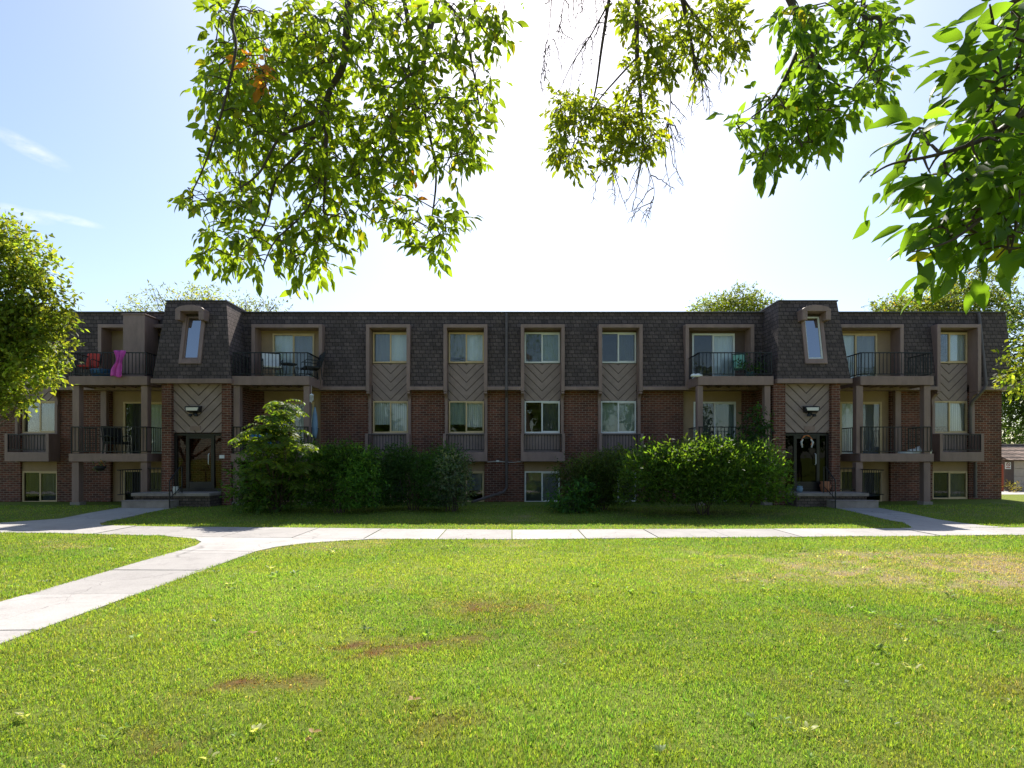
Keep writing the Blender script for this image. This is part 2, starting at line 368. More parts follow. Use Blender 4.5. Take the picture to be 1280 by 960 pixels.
def leaves(pos, axis, nrm, ln, wd, col, detail=1):
    """pointed folded leaves. returns verts, tris, cols"""
    n = len(pos); axis = unit(axis)
    side = unit(np.cross(axis, nrm)); nrm = np.cross(side, axis)
    ln = ln[:, None]; wd = wd[:, None]
    if detail == 0:   # 4 verts
        V = np.stack([pos, pos + axis * ln * 0.45 + side * wd * 0.5 + nrm * wd * 0.12, pos + axis * ln, pos + axis * ln * 0.45 - side * wd * 0.5 + nrm * wd * 0.12], 1)
        T = np.array([[0, 1, 2], [0, 2, 3]])
    elif detail == 2:  # 14 verts, smooth outline, folded along the midrib and drooping to the tip
        P_ = [pos]; tt = (.14, .36, .62, .84); ww = (.30, .5, .40, .19)
        for t_ in tt: P_.append(pos + axis * ln * t_ - nrm * ln * .16 * t_ * t_)
        for sg in (1, -1):
            for t_, w_ in zip(tt, ww): P_.append(pos + axis * ln * (t_ + .02) - nrm * ln * .16 * t_ * t_ + side * sg * wd * w_ + nrm * wd * w_ * .34)
        P_.append(pos + axis * ln - nrm * ln * .19)
        V = np.stack(P_, 1); T = [[0, 5, 1], [0, 1, 9]]
        for q in range(1, 4): T += [[q, q + 4, q + 5], [q, q + 5, q + 1], [q, q + 9, q + 8], [q, q + 1, q + 9]]
        T += [[4, 8, 13], [4, 13, 12]]; T = np.array(T)
    else:             # 8 verts: midrib curved, two margins
        m1 = pos + axis * ln * 0.36 - nrm * ln * 0.015; m2 = pos + axis * ln * 0.70 - nrm * ln * 0.05; tip = pos + axis * ln - nrm * ln * 0.15
        l1 = m1 + side * wd * 0.5 + nrm * wd * 0.16; r1 = m1 - side * wd * 0.5 + nrm * wd * 0.16
        l2 = m2 + side * wd * 0.36 + nrm * wd * 0.11; r2 = m2 - side * wd * 0.36 + nrm * wd * 0.11
        V = np.stack([pos, m1, m2, tip, l1, l2, r1, r2], 1)
        T = np.array([[0, 1, 4], [1, 2, 5], [1, 5, 4], [2, 3, 5], [0, 6, 1], [6, 7, 1], [1, 7, 2], [2, 7, 3]])
    k = V.shape[1]
    tris = (T[None] + (np.arange(n) * k)[:, None, None]).reshape(-1, 3)
    return V.reshape(-1, 3), tris, np.repeat(col, k, axis=0)
def leaf_cols(n, base, var=0.3, yellow=0.0, ycol=(0.3, 0.2, 0.03)):
    c = np.array(base)[None] * (1 + var * RNG.normal(size=(n, 1)).clip(-1.8, 1.8)) * (1 + 0.08 * RNG.normal(size=(n, 3)))
    if yellow:
        k = RNG.random(n) < yellow; c[k] = np.array(ycol) * (0.7 + 0.6 * RNG.random((k.sum(), 1)))
    return c.clip(0.004, 0.8)
def blob_points(n, lumps, shell=0.55):
    """points in a union of ellipsoids (cx,cy,cz,rx,ry,rz), denser toward the outside; also returns outward dirs"""
    lumps = np.array(lumps, float)
    w = (lumps[:, 3] * lumps[:, 4] * lumps[:, 5]) ** 0.75; idx = RNG.choice(len(lumps), n, p=w / w.sum())
    d = rand_dirs(n); r = (shell + (1 - shell) * RNG.random(n)) * (0.86 + 0.3 * RNG.random(n) ** 2)
    r = np.where(RNG.random(n) < 0.25, RNG.random(n) ** 0.5, r)
    p = lumps[idx, :3] + d * lumps[idx, 3:6] * r[:, None]
    return p, d, idx
def foliage(name, n, lumps, leaf, base, mat, parent=None, var=0.3, aspect=0.42, shell=0.55, droop=0.2, out=0.6, detail=0, zmin=None, yellow=0.0, cut=None, ycol=(0.3, 0.2, 0.03), sprig=5):
    m = max(1, n // sprig)
    p, d, idx = blob_points(m, lumps, shell)
    lump_tint = 1 + 0.22 * RNG.normal(size=(len(lumps), 1))
    # sprigs: several leaves along a short outward twig
    tw = unit(d * out + rand_dirs(m) * 0.7 + np.array([0, 0, 0.15]))
    P = np.repeat(p, sprig, 0); TW = np.repeat(tw, sprig, 0); ID = np.repeat(idx, sprig)
    k = len(P); step = np.tile(np.arange(sprig), m)[:, None]
    P = P + TW * step * leaf * 0.55 + RNG.normal(size=(k, 3)) * leaf * 0.12
    ax = unit(TW * 0.7 + rand_dirs(k) * 0.9 + np.array([0, 0, -droop]))
    nr = unit(rand_dirs(k) * 0.75 + np.array([0, -0.15, 0.75]))
    ln = leaf * (0.65 + 0.7 * RNG.random(k))
    c = leaf_cols(k, base, var, yellow, ycol) * lump_tint[ID].clip(0.6, 1.5)
    keep = np.ones(k, bool)
    if zmin is not None: keep &= P[:, 2] > zmin
    if cut is not None: keep &= cut(P)
    P, ax, nr, ln, c = P[keep], ax[keep], nr[keep], ln[keep], c[keep]
    V, T, C = leaves(P, ax, nr, ln, ln * aspect, c, detail)
    return fast_mesh(name, V, T, C, mat, parent)
def branchy(mb, a, b, r0, r1, wob=0.12, n=5, seg=6):
    a, b = Vector(a), Vector(b); ln = (b - a).length; pts = []; rr = []
    for i in range(n + 1):
        t = i / n; p = a.lerp(b, t)
        if 0 < i < n: p += Vector((random.uniform(-1, 1), random.uniform(-1, 1), random.uniform(-.6, .6))) * wob * ln * 0.3
        pts.append(p); rr.append(r0 + (r1 - r0) * t)
    mb.tube(pts, rr, seg); return pts

# ------------------------------------------------------------------ ground height and lawn colour
def sstep(a, b, x): t = np.clip((x - a) / (b - a), 0, 1); return t * t * (3 - 2 * t)
def gz(x, y):
    x = np.asarray(x, float); y = np.asarray(y, float)
    z = 0.10 * sstep(14.6, 17.4, y) + 0.09 * sstep(12.5, 16.0, x) * sstep(16.5, 20, y)
    z = z + 0.012 * np.sin(x * 0.9 + 1.3) * np.sin(y * 0.8) * (1 - sstep(10, 11.5, y))
    return z
def vnoise(x, y, s, seed):
    """smooth value noise"""
    x = np.asarray(x) * s + 1000; y = np.asarray(y) * s + 1000
    i = np.floor(x).astype(np.int64); j = np.floor(y).astype(np.int64); fx = x - i; fy = y - j
    fx = fx * fx * (3 - 2 * fx); fy = fy * fy * (3 - 2 * fy)
    def h(a, b):
        v = (a * 374761393 + b * 668265263 + seed * 982451653) & 0x7fffffff
        v = ((v ^ (v >> 13)) * 1274126177) & 0x7fffffff
        return ((v ^ (v >> 16)) & 0xffff) / 65535.0
    return (h(i, j) * (1 - fx) + h(i + 1, j) * fx) * (1 - fy) + (h(i, j + 1) * (1 - fx) + h(i + 1, j + 1) * fx) * fy
def dryness(x, y):
    x = np.asarray(x, float); y = np.asarray(y, float)
    wx = vnoise(x, y, 1.3, 71) - .5; wy = vnoise(x, y, 1.3, 72) - .5; wx2 = vnoise(x, y, 4.5, 73) - .5; wy2 = vnoise(x, y, 4.5, 74) - .5
    x = x + wx * .9 + wx2 * .35; y = y + wy * .7 + wy2 * .3
    n1 = vnoise(x, y, 0.55, 1); n2 = vnoise(x, y, 1.9, 2); n3 = vnoise(x, y, 7.5, 3)
    base = sstep(0.60, 1.0, 0.45 * n1 + 0.33 * n2 + 0.22 * n3 + 0.04) * 0.6
    def blob(cx, cy, rx, ry, a=0.0, amp=1.0):
        dx, dy = x - cx, y - cy
        u = dx * math.cos(a) + dy * math.sin(a); v = -dx * math.sin(a) + dy * math.cos(a)
        return np.clip(amp * np.exp(-((u / rx) ** 2 + (v / ry) ** 2)) * (0.35 + 0.9 * n2) * (0.1 + 1.5 * n3 * n3 + .3 * n3) - .12, 0, 1)
    d = base
    d = d + blob(7.3, 8.3, 2.9, 1.5, -0.1, 2.6)          # straw coloured patch on the right
    d = d + blob(-1.85, 3.95, 0.34, 0.26, 0.2, 2.2) + blob(-0.95, 5.05, 0.5, 0.4, 0.3, 1.9) + blob(-0.75, 4.0, 0.4, 0.35, 0, 0.7)
    d = d + blob(-0.35, 3.4, 0.5, 0.35, 0.5, 0.7) + blob(0.0, 6.4, 1.0, 0.4, 0.4, 0.5) + blob(2.2, 3.1, 0.4, 0.3, 0.5, 0.6) + blob(-2.2, 3.2, 0.6, 0.4, 0, 0.5)
    return np.clip(d, 0, 1)
def lawn_rgb(x, y, ground=False):
    d = dryness(x, y)[..., None]
    n = vnoise(x, y, 0.35, 9)[..., None]; n2 = vnoise(x, y, 1.1, 12)[..., None]
    g1 = np.array([0.136, 0.197, 0.030]); g2 = np.array([0.236, 0.278, 0.052])
    green = g1 + (g2 - g1) * np.clip(0.6 * n + 0.5 * n2, 0, 1)
    br = np.array([0.17, 0.09, 0.04]); straw = np.array([0.35, 0.27, 0.165])
    far = sstep(6.2, 7.4, np.asarray(y))[..., None]
    dry = br + (straw - br) * far
    c = green * (1 - d) + dry * d
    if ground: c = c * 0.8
    return c

# path edges (metres), measured
NX = [-60, -11.2, -8, -6.1, -2, 0, 5.3, 10.8, 60]; NY = [14.5, 12.5, 12.1, 11.75, 11.45, 11.45, 11.75, 12.06, 14]
FX = [-60, -11, -7.5, -3, 0, 5.5, 11, 60]; FY = [16, 13.9, 13.5, 13.15, 12.98, 13.1, 13.3, 15.2]
def near_y(x): return np.interp(x, NX, NY)
def far_y(x): return np.interp(x, FX, FY)
BX0, BX1 = -5.84, -4.5
LW = [(-12.05, 17.5), (-10.42, 17.5), (-10.46, 14.9), (-10.35, 14.3), (-9.95, 13.8), (-13.6, 14.05), (-12.9, 14.3), (-12.5, 14.8)]
RW = [(9.9, 17.5), (11.25, 17.5), (11.3, 14.3), (11.4, 13.75), (11.7, 13.4), (9.3, 13.2), (9.5, 13.6), (9.85, 14.3)]
JN = [(-5.84, 10.2), (-5.95, 10.8), (-6.2, 11.3), (-6.6, 11.62), (-7.3, 11.9), (-7.3, 12.2), (-2.6, 11.7), (-2.6, 11.43), (-3.3, 11.3), (-3.95, 10.95), (-4.35, 10.5), (-4.5, 10.0)]
def in_poly(x, y, poly):
    r = np.zeros(np.shape(x), bool); n = len(poly)
    for i in range(n):
        (x1, y1), (x2, y2) = poly[i], poly[(i + 1) % n]
        if y1 == y2: continue
        c = ((y1 > y) != (y2 > y)) & (x < (x2 - x1) * (y - y1) / (y2 - y1) + x1)
        r ^= c
    return r
def on_path(x, y, m=0.02):
    r = (y > near_y(x) + m) & (y < far_y(x) - m)
    r |= (x > BX0 + m) & (x < BX1 - m) & (y < 10.3)
    for p in (LW, RW, JN): r |= in_poly(x, y, p)
    return r

# ------------------------------------------------------------------ ground
def graded(segs):
    out = [segs[0][0]]
    for a, b, st in segs:
        n = max(1, int(round((b - a) / st))); out += [a + (b - a) * (i + 1) / n for i in range(n)]
    return np.array(out)
gx = graded([(-2500, -400, 700), (-400, -60, 85), (-60, -18, 6), (-18, 18, 0.2), (18, 60, 6), (60, 400, 85), (400, 2500, 700)])
gy = graded([(-2500, -300, 550), (-300, -40, 65), (-40, 1, 5), (1, 20, 0.2), (20, 60, 5), (60, 400, 85), (400, 2500, 700)])
GX, GY = np.meshgrid(gx, gy, indexing='ij')
gv = np.stack([GX, GY, gz(GX, GY)], -1).reshape(-1, 3)
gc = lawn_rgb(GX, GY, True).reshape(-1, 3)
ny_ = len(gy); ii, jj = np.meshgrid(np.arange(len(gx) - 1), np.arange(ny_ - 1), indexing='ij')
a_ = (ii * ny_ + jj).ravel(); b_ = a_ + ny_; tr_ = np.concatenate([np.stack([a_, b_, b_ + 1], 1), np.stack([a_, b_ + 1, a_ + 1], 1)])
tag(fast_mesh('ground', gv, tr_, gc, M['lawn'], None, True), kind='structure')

# ------------------------------------------------------------------ concrete paths: slabs with open joints
def slab(mb, poly, h=0.012, thick=0.09):
    n = len(poly); mb.cur = random.choice((0, 0, 1, 2))
    top = [(p[0], p[1], float(gz(p[0], p[1])) + h) for p in poly]; bot = [(p[0], p[1], float(gz(p[0], p[1])) - thick) for p in poly]
    mb.add(top + bot, [tuple(range(n))] + [((i + 1) % n, i, n + i, n + (i + 1) % n) for i in range(n)])
def ccw(p):
    a = sum(p[i][0] * p[(i + 1) % len(p)][1] - p[(i + 1) % len(p)][0] * p[i][1] for i in range(len(p)))
    return p if a > 0 else p[::-1]
mb = MB(); g = 0.011; x = -45.0
while x < 45:
    x2 = x + 1.5
    slab(mb, [(x + g, float(near_y(x + g))), (x2 - g, float(near_y(x2 - g))), (x2 - g, float(far_y(x2 - g))), (x + g, float(far_y(x + g)))], h=0.012 + random.uniform(-.004, .006))
    x = x2
mb.build('main_path', CONC); tag(bpy.data.objects['main_path'], kind='structure')
mb = MB(); y = -12.0
while y < 9.9:
    y2 = min(y + 1.45, 10.0); slab(mb, [(BX0, y + g), (BX1, y + g), (BX1, y2 - g), (BX0, y2 - g)], h=0.011 + random.uniform(-.002, .003)); y = y2
jn = [p for p in JN]; jn[0] = (BX0, 10.0); 
jn = [(BX0, 10.008), (-5.88, 10.6), (-6.05, 11.1), (-6.4, 11.5), (-7.1, 11.85)] + [(xx, float(near_y(xx)) - 0.008) for xx in (-7.3, -6.1, -4.5, -2.8)] + [(-3.3, 11.27), (-3.95, 10.95), (-4.35, 10.5), (BX1, 10.008)]
slab(mb, ccw(jn))
mb.build('branch_path', CONC); tag(bpy.data.objects['branch_path'], kind='structure')
for W_, nm in ((LW, 'door_path'), (RW, 'entry_path')):
    mb = MB()
    q = [(p[0], max(p[1], float(far_y(p[0])) + 0.008)) for p in W_]
    xl, xr = (W_[0][0], W_[1][0])
    ys = [17.5, 16.3, 15.2]
    ycut = 15.2 if nm == 'door_path' else 15.0
    slab(mb, [(xl, 16.31), (xr, 16.31), (xr, 17.5), (xl, 17.5)])
    slab(mb, [(xl, ycut + .008), (xr, ycut + .008), (xr, 16.295), (xl, 16.295)])
    low = [p for p in q if p[1] < 15.1]
    slab(mb, ccw([(xl, ycut - .006)] + [(xr, ycut - .006)] + low))
    mb.build(nm, CONC); tag(bpy.data.objects[nm], kind='structure')
# driveway by the garage
mb = MB(); mb.box(18.5, 60, 22.5, 33, 0.12, 0.2); mb.build('driveway', M['asphalt'], bevel=0.02); tag(bpy.data.objects['driveway'], kind='structure')

# ------------------------------------------------------------------ grass blades
def grass():
    P = []
    for (y0, y1, dens) in ((2.3, 3.5, 10500), (3.5, 5, 8000), (5, 7, 5200), (7, 9.5, 3000), (9.5, 12.5, 1900), (12.5, 15, 1000), (15, 18.4, 450)):
        hw = y1 * 0.93 + 2.9
        n = int((y1 - y0) * 2 * hw * dens)
        P.append(np.stack([RNG.uniform(-hw, hw, n), RNG.uniform(y0, y1, n)], 1))
    P = np.concatenate(P)
    P = P[(np.abs(P[:, 0]) < P[:, 1] * 0.93 + 2.8)]
    # clumping
    cl = vnoise(P[:, 0], P[:, 1], 9.0, 21); P = P[RNG.random(len(P)) < 0.35 + 0.9 * cl]
    dr = dryness(P[:, 0], P[:, 1]); P = P[RNG.random(len(P)) > dr * np.where(P[:, 1] < 6, .68, .3)]
    P = P[~on_path(P[:, 0], P[:, 1], 0.075 * vnoise(P[:, 0], P[:, 1], 3.0, 91) ** 2)]
    x, y = P[:, 0], P[:, 1]; n = len(P); dr = dryness(x, y)
    z = gz(x, y)
    h = (0.016 + 0.026 * RNG.random(n) ** 1.5) * (0.75 + 0.6 * vnoise(x, y, 2.5, 31)) * (1 - 0.4 * dr) * (1 + 0.02 * y)
    w = (0.0017 + 0.0014 * RNG.random(n)) * (1 + y / 4.5)
    broad = RNG.random(n) < 0.05; w[broad] *= 3.0; h[broad] *= 0.7
    ang = RNG.uniform(0, 2 * np.pi, n); lean = RNG.uniform(0.15, 1.1, n); la = RNG.uniform(0, 2 * np.pi, n)
    sx, sy = np.cos(ang) * w / 2, np.sin(ang) * w / 2
    lx, ly = np.cos(la) * lean * h, np.sin(la) * lean * h
    b0 = np.stack([x - sx, y - sy, z - 0.004], 1); b1 = np.stack([x + sx, y + sy, z - 0.004], 1)
    m0 = np.stack([x - sx * .8 + lx * .35, y - sy * .8 + ly * .35, z + h * .6], 1); m1 = np.stack([x + sx * .8 + lx * .35, y + sy * .8 + ly * .35, z + h * .6], 1)
    t = np.stack([x + lx, y + ly, z + h * (1.05 - 0.3 * lean)], 1)
    V = np.stack([b0, b1, m0, m1, t], 1).reshape(-1, 3)
    T = (np.array([[0, 1, 3], [0, 3, 2], [2, 3, 4]])[None] + (np.arange(n) * 5)[:, None, None]).reshape(-1, 3)
    c = lawn_rgb(x, y) * (0.72 + 0.56 * RNG.random((n, 1)))
    st = RNG.random(n) < 0.05 + 0.45 * dr * (0.2 + 0.8 * sstep(5.6, 7.2, y)); c[st] = np.array([0.34, 0.265, 0.14]) * (0.6 + 0.7 * RNG.random((st.sum(), 1)))
    cb = RNG.random(n) < 0.25; c[cb] *= np.array([0.62, 0.9, 0.9])
    clov = vnoise(x, y, 0.8, 61) * .6 + vnoise(x, y, 2.3, 62) * .4 > .62; c[clov] *= np.array([0.88, 1.0, 1.1])
    # clover and broad-leaved weeds among the blades
    m = 480; wx = RNG.uniform(-7, 7, m); wy = 2.4 + 8 * RNG.random(m) ** 1.4; k = (np.abs(wx) < wy * .95 + .5) & ~on_path(wx, wy, 0) & (vnoise(wx, wy, .7, 63) > .42); wx, wy = wx[k], wy[k]; m = len(wx); q = 6
    X_, Y_ = np.repeat(wx, q), np.repeat(wy, q); an = RNG.uniform(0, 2 * np.pi, m * q); sz = np.repeat(.022 + .03 * RNG.random(m) ** 2, q) * (1 + .05 * Y_)
    ax = np.stack([np.cos(an), np.sin(an), .25 + .8 * RNG.random(m * q)], 1); ps = np.stack([X_ + np.cos(an) * sz * .3, Y_ + np.sin(an) * sz * .3, gz(X_, Y_) + .018 + .02 * RNG.random(m * q)], 1)
    wc = np.repeat(np.where(RNG.random((m, 1)) < .2, [[.34, .34, .16]], [[.15, .23, .045]]) * RNG.uniform(.7, 1.4, (m, 1)), q, 0)
    V2, T2, C2 = leaves(ps, ax, np.array([[0, 0, 1.]]) + RNG.normal(size=(m * q, 3)) * .25, sz, sz * .5, wc, 1)
    V, T, CC = np.concatenate([V, V2]), np.concatenate([T, T2 + len(V)]), np.concatenate([np.repeat(c, 5, 0), C2])
    o = fast_mesh('lawn_grass', V, T, CC, M['grass'])
    tag(o, 'mown green lawn with straw coloured and brown dry patches', 'grass', kind='stuff')
    print('blades', n)
grass()

# ------------------------------------------------------------------ THE BUILDING
YW = 20.0; YT = 19.62; YR = 20.12
B = empty('apartment_building', (0, 20, 0))
tag(B, 'three storey brown brick apartment block with dark shingled mansard top storey', 'building')
XL, XR = -18.6, 17.19
ZM0, ZM1 = 4.0, 6.72
UC = [-16.62, -4.277, -1.607, 1.061, 3.748, 15.41]       # window columns
HW_, TO = 0.64, 0.757
BALC = {'B': (-14.27, -11.83, -14.4, -11.85), 'C': (-8.98, -6.54, -9.13, -6.6), 'D': (5.98, 8.35, 6.05, 8.5), 'E': (11.06, 13.5, 11.32, 13.7)}
DOORS3 = {'B': (-13.25, -11.9), 'C': (-8.45, -6.98), 'D': (6.36, 7.86), 'E': (11.39, 12.89)}
DOORS2 = {'B': (-13.72, -12.25), 'C': (-8.45, -6.98), 'D': (6.41, 7.9), 'E': (11.58, 13.05)}
BEIGE2 = {'B': (-14.1, -11.4), 'C': (-8.75, -6.72), 'D': (6.02, 8.1), 'E': (11.0, 13.3)}
BAYS = [((-11.63, -9.07), (-11.47, -9.48), -10.46, (-11.38, -11.07), (-9.43, -9.12)), ((8.58, 10.96), (8.84, 10.78), 9.88, (8.5, 8.88), (10.38, 10.66))]

# brick wall with column openings
holes = []
for c in UC: holes += [(c - HW_, c + HW_, 0.06, 4.2)]
for k in BALC:
    a, b = BEIGE2[k]; holes += [(a, b, 0.06, 4.2)]
mb = MB(); grid_wall(mb, XL, XR, -0.4, 4.2, holes, lambda x, z: YW, 0.32)
mb.box(XR - 0.3, XR, YW + 0.32, 32, -0.4, 4.2); mb.box(XL, XL + 0.3, YW + 0.32, 32, -0.4, 4.2); mb.box(XL + .3, XR - .3, 31.7, 32, -0.4, 4.2)
mb.build('wall', M['brick'], B)
# mansard
def ym(x, z): return 19.65 + (z - ZM0) / (ZM1 - ZM0) * 0.35
holes = [(c - HW_ - .02, c + HW_ + .02, 3.0, 6.17) for c in UC] + [(BALC[k][0] + .1, BALC[k][1] - .1, 4.16, 6.17) for k in BALC]
mb = MB(); grid_wall(mb, XL - .14, XR + .14, ZM0 + 0.1, ZM1, holes, ym, 0.14)
mb.box(XR + .0, XR + .14, 20.15, 32.1, ZM0, ZM1); mb.box(XL - .14, XL, 20.15, 32.1, ZM0, ZM1); mb.box(XL, XR, 31.96, 32.1, 4.2, ZM1)
mb.build('mansard_roof', M['shingle'], B)
mb = MB(); mb.box(XL - .17, XR + .17, 19.94, 32.14, ZM1, ZM1 + .05); mb.build('roof', M['cap'], B, bevel=0.008)
# bottom fascia of the mansard, between the openings
segs = []; xs = [XL - .15]; cuts = sorted([(c - TO, c + TO) for c in UC] + [(b[0][0] , b[0][1]) for b in BAYS])
cur = XL - .15
for a, b in cuts + [(XR + .15, 0)]:
    if a > cur: MB().box(cur, a, 19.60, 20.0, ZM0 - 0.02, ZM0 + .1).build('fascia', M['trim'], B, bevel=0.006)
    cur = b
MB().box(XR + .003, XR + .15, 20.0, 32.1, ZM0 - .02, ZM0 + 0.0).build('fascia', M['trim'], B)
# floor slabs inside keep the storeys dark and separate
mb = MB(); mb.box(XL + .31, XR - .31, 20.6, 31.6, 4.02, 4.14); mb.box(XL + .31, XR - .31, 20.6, 31.6, 1.45, 1.6)
mb.box(XL + .31, XR - .31, 23.4, 23.5, -0.3, 1.44); mb.box(XL + .31, XR - .31, 23.4, 23.5, 1.61, 4.01); mb.box(XL + .31, XR - .31, 23.4, 23.5, 4.15, 6.7)
mb.build('interior_partition', M['beige'], B)

def window(x0, x1, z0, z1, y, fmat, blinds, name='window', ft=0.05, gl='glass'):
    """two-light slider; blinds = (left material, right material) or None per light"""
    mb = MB(); d = 0.07; xm = (x0 + x1) / 2
    mb.box(x0, x1, y - d, y, z1 - ft, z1); mb.box(x0, x1, y - d, y, z0, z0 + ft)
    mb.box(x0, x0 + ft, y - d, y, z0 + ft, z1 - ft); mb.box(x1 - ft, x1, y - d, y, z0 + ft, z1 - ft)
    mb.box(xm - ft * .5, xm + ft * .5, y - d + .012, y - .005, z0 + ft, z1 - ft)
    s = 0.028   # inner sash of the sliding light
    mb.box(xm + ft * .5, x1 - ft, y - .05, y - .03, z0 + ft, z0 + ft + s); mb.box(xm + ft * .5, x1 - ft, y - .05, y - .03, z1 - ft - s, z1 - ft)
    fr = mb.build(name, M[fmat], B)
    p = MB(); p.box(x0 + ft, xm - ft * .5, y - .026, y - .02, z0 + ft, z1 - ft); p.build('pane', M[gl], fr)
    p = MB(); p.box(xm + ft * .5, x1 - ft, y - .046 , y - .04, z0 + ft + s, z1 - ft - s); p.build('pane', M[gl], fr)
    for k, bm_ in enumerate(blinds):
        if bm_ is None: continue
        a, b = (x0 + .01, xm - .003) if k == 0 else (xm + .003, x1 - .01)
        q = MB(); nn = max(4, int((b - a) / 0.09)); 
        zb_ = z0 if random.random() < .7 or z1 - z0 > 1.5 else z0 + (z1 - z0) * random.uniform(.15, .4)
        for i in range(nn):   # vertical vanes, each slightly turned
            u0, u1 = a + (b - a) * i / nn, a + (b - a) * (i + 1) / nn + .004
            t = 0.012 * (1 if i % 2 else -1) + random.uniform(-.006, .006)
            q.add([(u0, y + .07 + t, zb_), (u1, y + .07 - t, zb_), (u1, y + .07 - t, z1), (u0, y + .07 + t, z1)], [(0, 1, 2, 3)])
        q.build('blind', M[bm_], fr)
    return fr

blind3 = [('blind_dim', 'blind_grey'), ('blind_grey', 'blind'), ('blind_grey', 'blind'), ('blind_dim', 'blind_green'), (None, 'blind_dim'), (None, 'blind')]
blind2 = [('blind_dim', 'blind_grey'), ('drape', 'drape'), ('blind_green', 'drape'), (None, 'blind_dim'), ('blind_green', 'blind_green'), ('blind_grey', 'drape')]
blind1 = [('blind_dim', 'blind_grey'), ('blind_grey', 'blind_grey'), ('blind_dim', 'blind_grey'), ('blind_dim', 'blind_grey'), ('blind_dim', 'blind_grey'), ('blind_dim', 'blind_grey')]
fm3 = ['frame_tan', 'frame_tan', 'frame_tan', 'frame_white', 'frame_white', 'frame_tan']
def pickets(mb, x0, x1, y, z0, z1, pitch=0.115, r=0.008, rail=0.018):
    mb.box(x0, x1, y - rail, y + rail, z1 - .03, z1); mb.box(x0, x1, y - .013, y + .013, z0, z0 + .025)
    n = max(2, int(abs(x1 - x0) / pitch))
    for i in range(n + 1):
        xx = x0 + (x1 - x0) * i / n; w = r if 0 < i < n else r * 1.7
        mb.box(xx - w, xx + w, y - w, y + w, z0 if i else z0 - .06, z1 - .03)
def pickets_y(mb, x, y0, y1, z0, z1, pitch=0.115, r=0.008, rail=0.018):
    mb.box(x - rail, x + rail, y0, y1, z1 - .03, z1); mb.box(x - .013, x + .013, y0, y1, z0, z0 + .025)
    n = max(2, int(abs(y1 - y0) / pitch))
    for i in range(1, n + 1):
        yy = y0 + (y1 - y0) * i / n
        mb.box(x - r, x + r, yy - r, yy + r, z0, z1 - .03)

for i, c in enumerate(UC):
    a, b = c - HW_, c + HW_
    # surround of the top-storey window: boards from front to the recess
    mb = MB()
    mb.box(c - TO, a, YT, 20.25, ZM0 - 0.06, 6.13); mb.box(b, c + TO, YT, 20.25, ZM0 - 0.06, 6.13); mb.box(c - TO, c + TO, YT, 20.25, 6.13, 6.25)
    # curved brackets below the surround, then slim posts against the brick
    for s in (-1, 1):
        xa, xb = (c - TO + .01, a) if s < 0 else (b, c + TO - .01)
        pts = [(20.0, ZM0 - .07), (YT + .02, ZM0 - .07), (YT + .02, ZM0 - .14)] + [(19.9 - 0.26 * (1 - math.sin(t)), ZM0 - .14 - 0.22 * (1 - math.cos(t))) for t in [k * math.pi / 10 for k in range(1, 6)]] + [(19.9, ZM0 - .5), (20.0, ZM0 - .5)]
        mb.prism_yz(pts, xa, xb)
        mb.box(xa + .012, xb - .002, 19.88, 20.2, 1.5, ZM0 - .5)
    mb.build('window_surround', M['trim'], B, bevel=0.005)
    # chevron siding between the storeys
    mb = MB(); chevron(mb, a, b, 3.65, 4.96, YR - .03, pitch=0.215, gap=.024); mb.build('chevron_panel', [M['siding'], M['dark_trim']], B)
    mb = MB(); mb.box(a, b, YR - 0.02, YR + .1, 6.055, 6.135); mb.build('window_header', M['dark_trim'], B)
    window(a + .02, b - .02, 4.98, 6.055, YR, fm3[i], blind3[i])
    window(a + .02, b - .02, 2.51, 3.64, YR, fm3[i], blind2[i])
    window(a + .02, b - .02, 0.07 + (0.12 if i == 5 else 0), 1.17, YR, fm3[i], blind1[i], gl='glass' if i in (2, 3) else 'glass_low')
    # sills + panel behind the juliet railing + lower header
    mb = MB(); mb.box(a, b, YR - .12, YR + .03, 2.45, 2.51); mb.build('sill', M['siding'], B, bevel=0.005)
    mb = MB(); mb.box(a, b, YR - .01, YR + .06, 1.5, 2.45); nb = 10
    for k in range(nb): mb.box(a + (b - a) * k / nb + .006, a + (b - a) * (k + 1) / nb - .006, YR - .028, YR - .01, 1.84, 2.44)
    mb.build('siding_panel', M['siding'], B)
    mb = MB(); mb.box(a, b, YR - .05, YR + .03, 1.17, 1.5); mb.build('header_panel', M['beige'], B)
    mb = MB(); mb.box(c - TO, c + TO, 19.5, 20.0, 1.52, 1.84)
    mb.box(c - TO, c - TO + .1, 19.5, 20.0, 1.84, 2.47); mb.box(c + TO - .1, c + TO, 19.5, 20.0, 1.84, 2.47)
    jb = mb.build('juliet_balcony', M['trim'], B, bevel=0.006)
    mb = MB(); pickets(mb, c - TO + .1, c + TO - .1, 19.53, 1.9, 2.45, 0.1); mb.build('railing', M['iron'], jb)

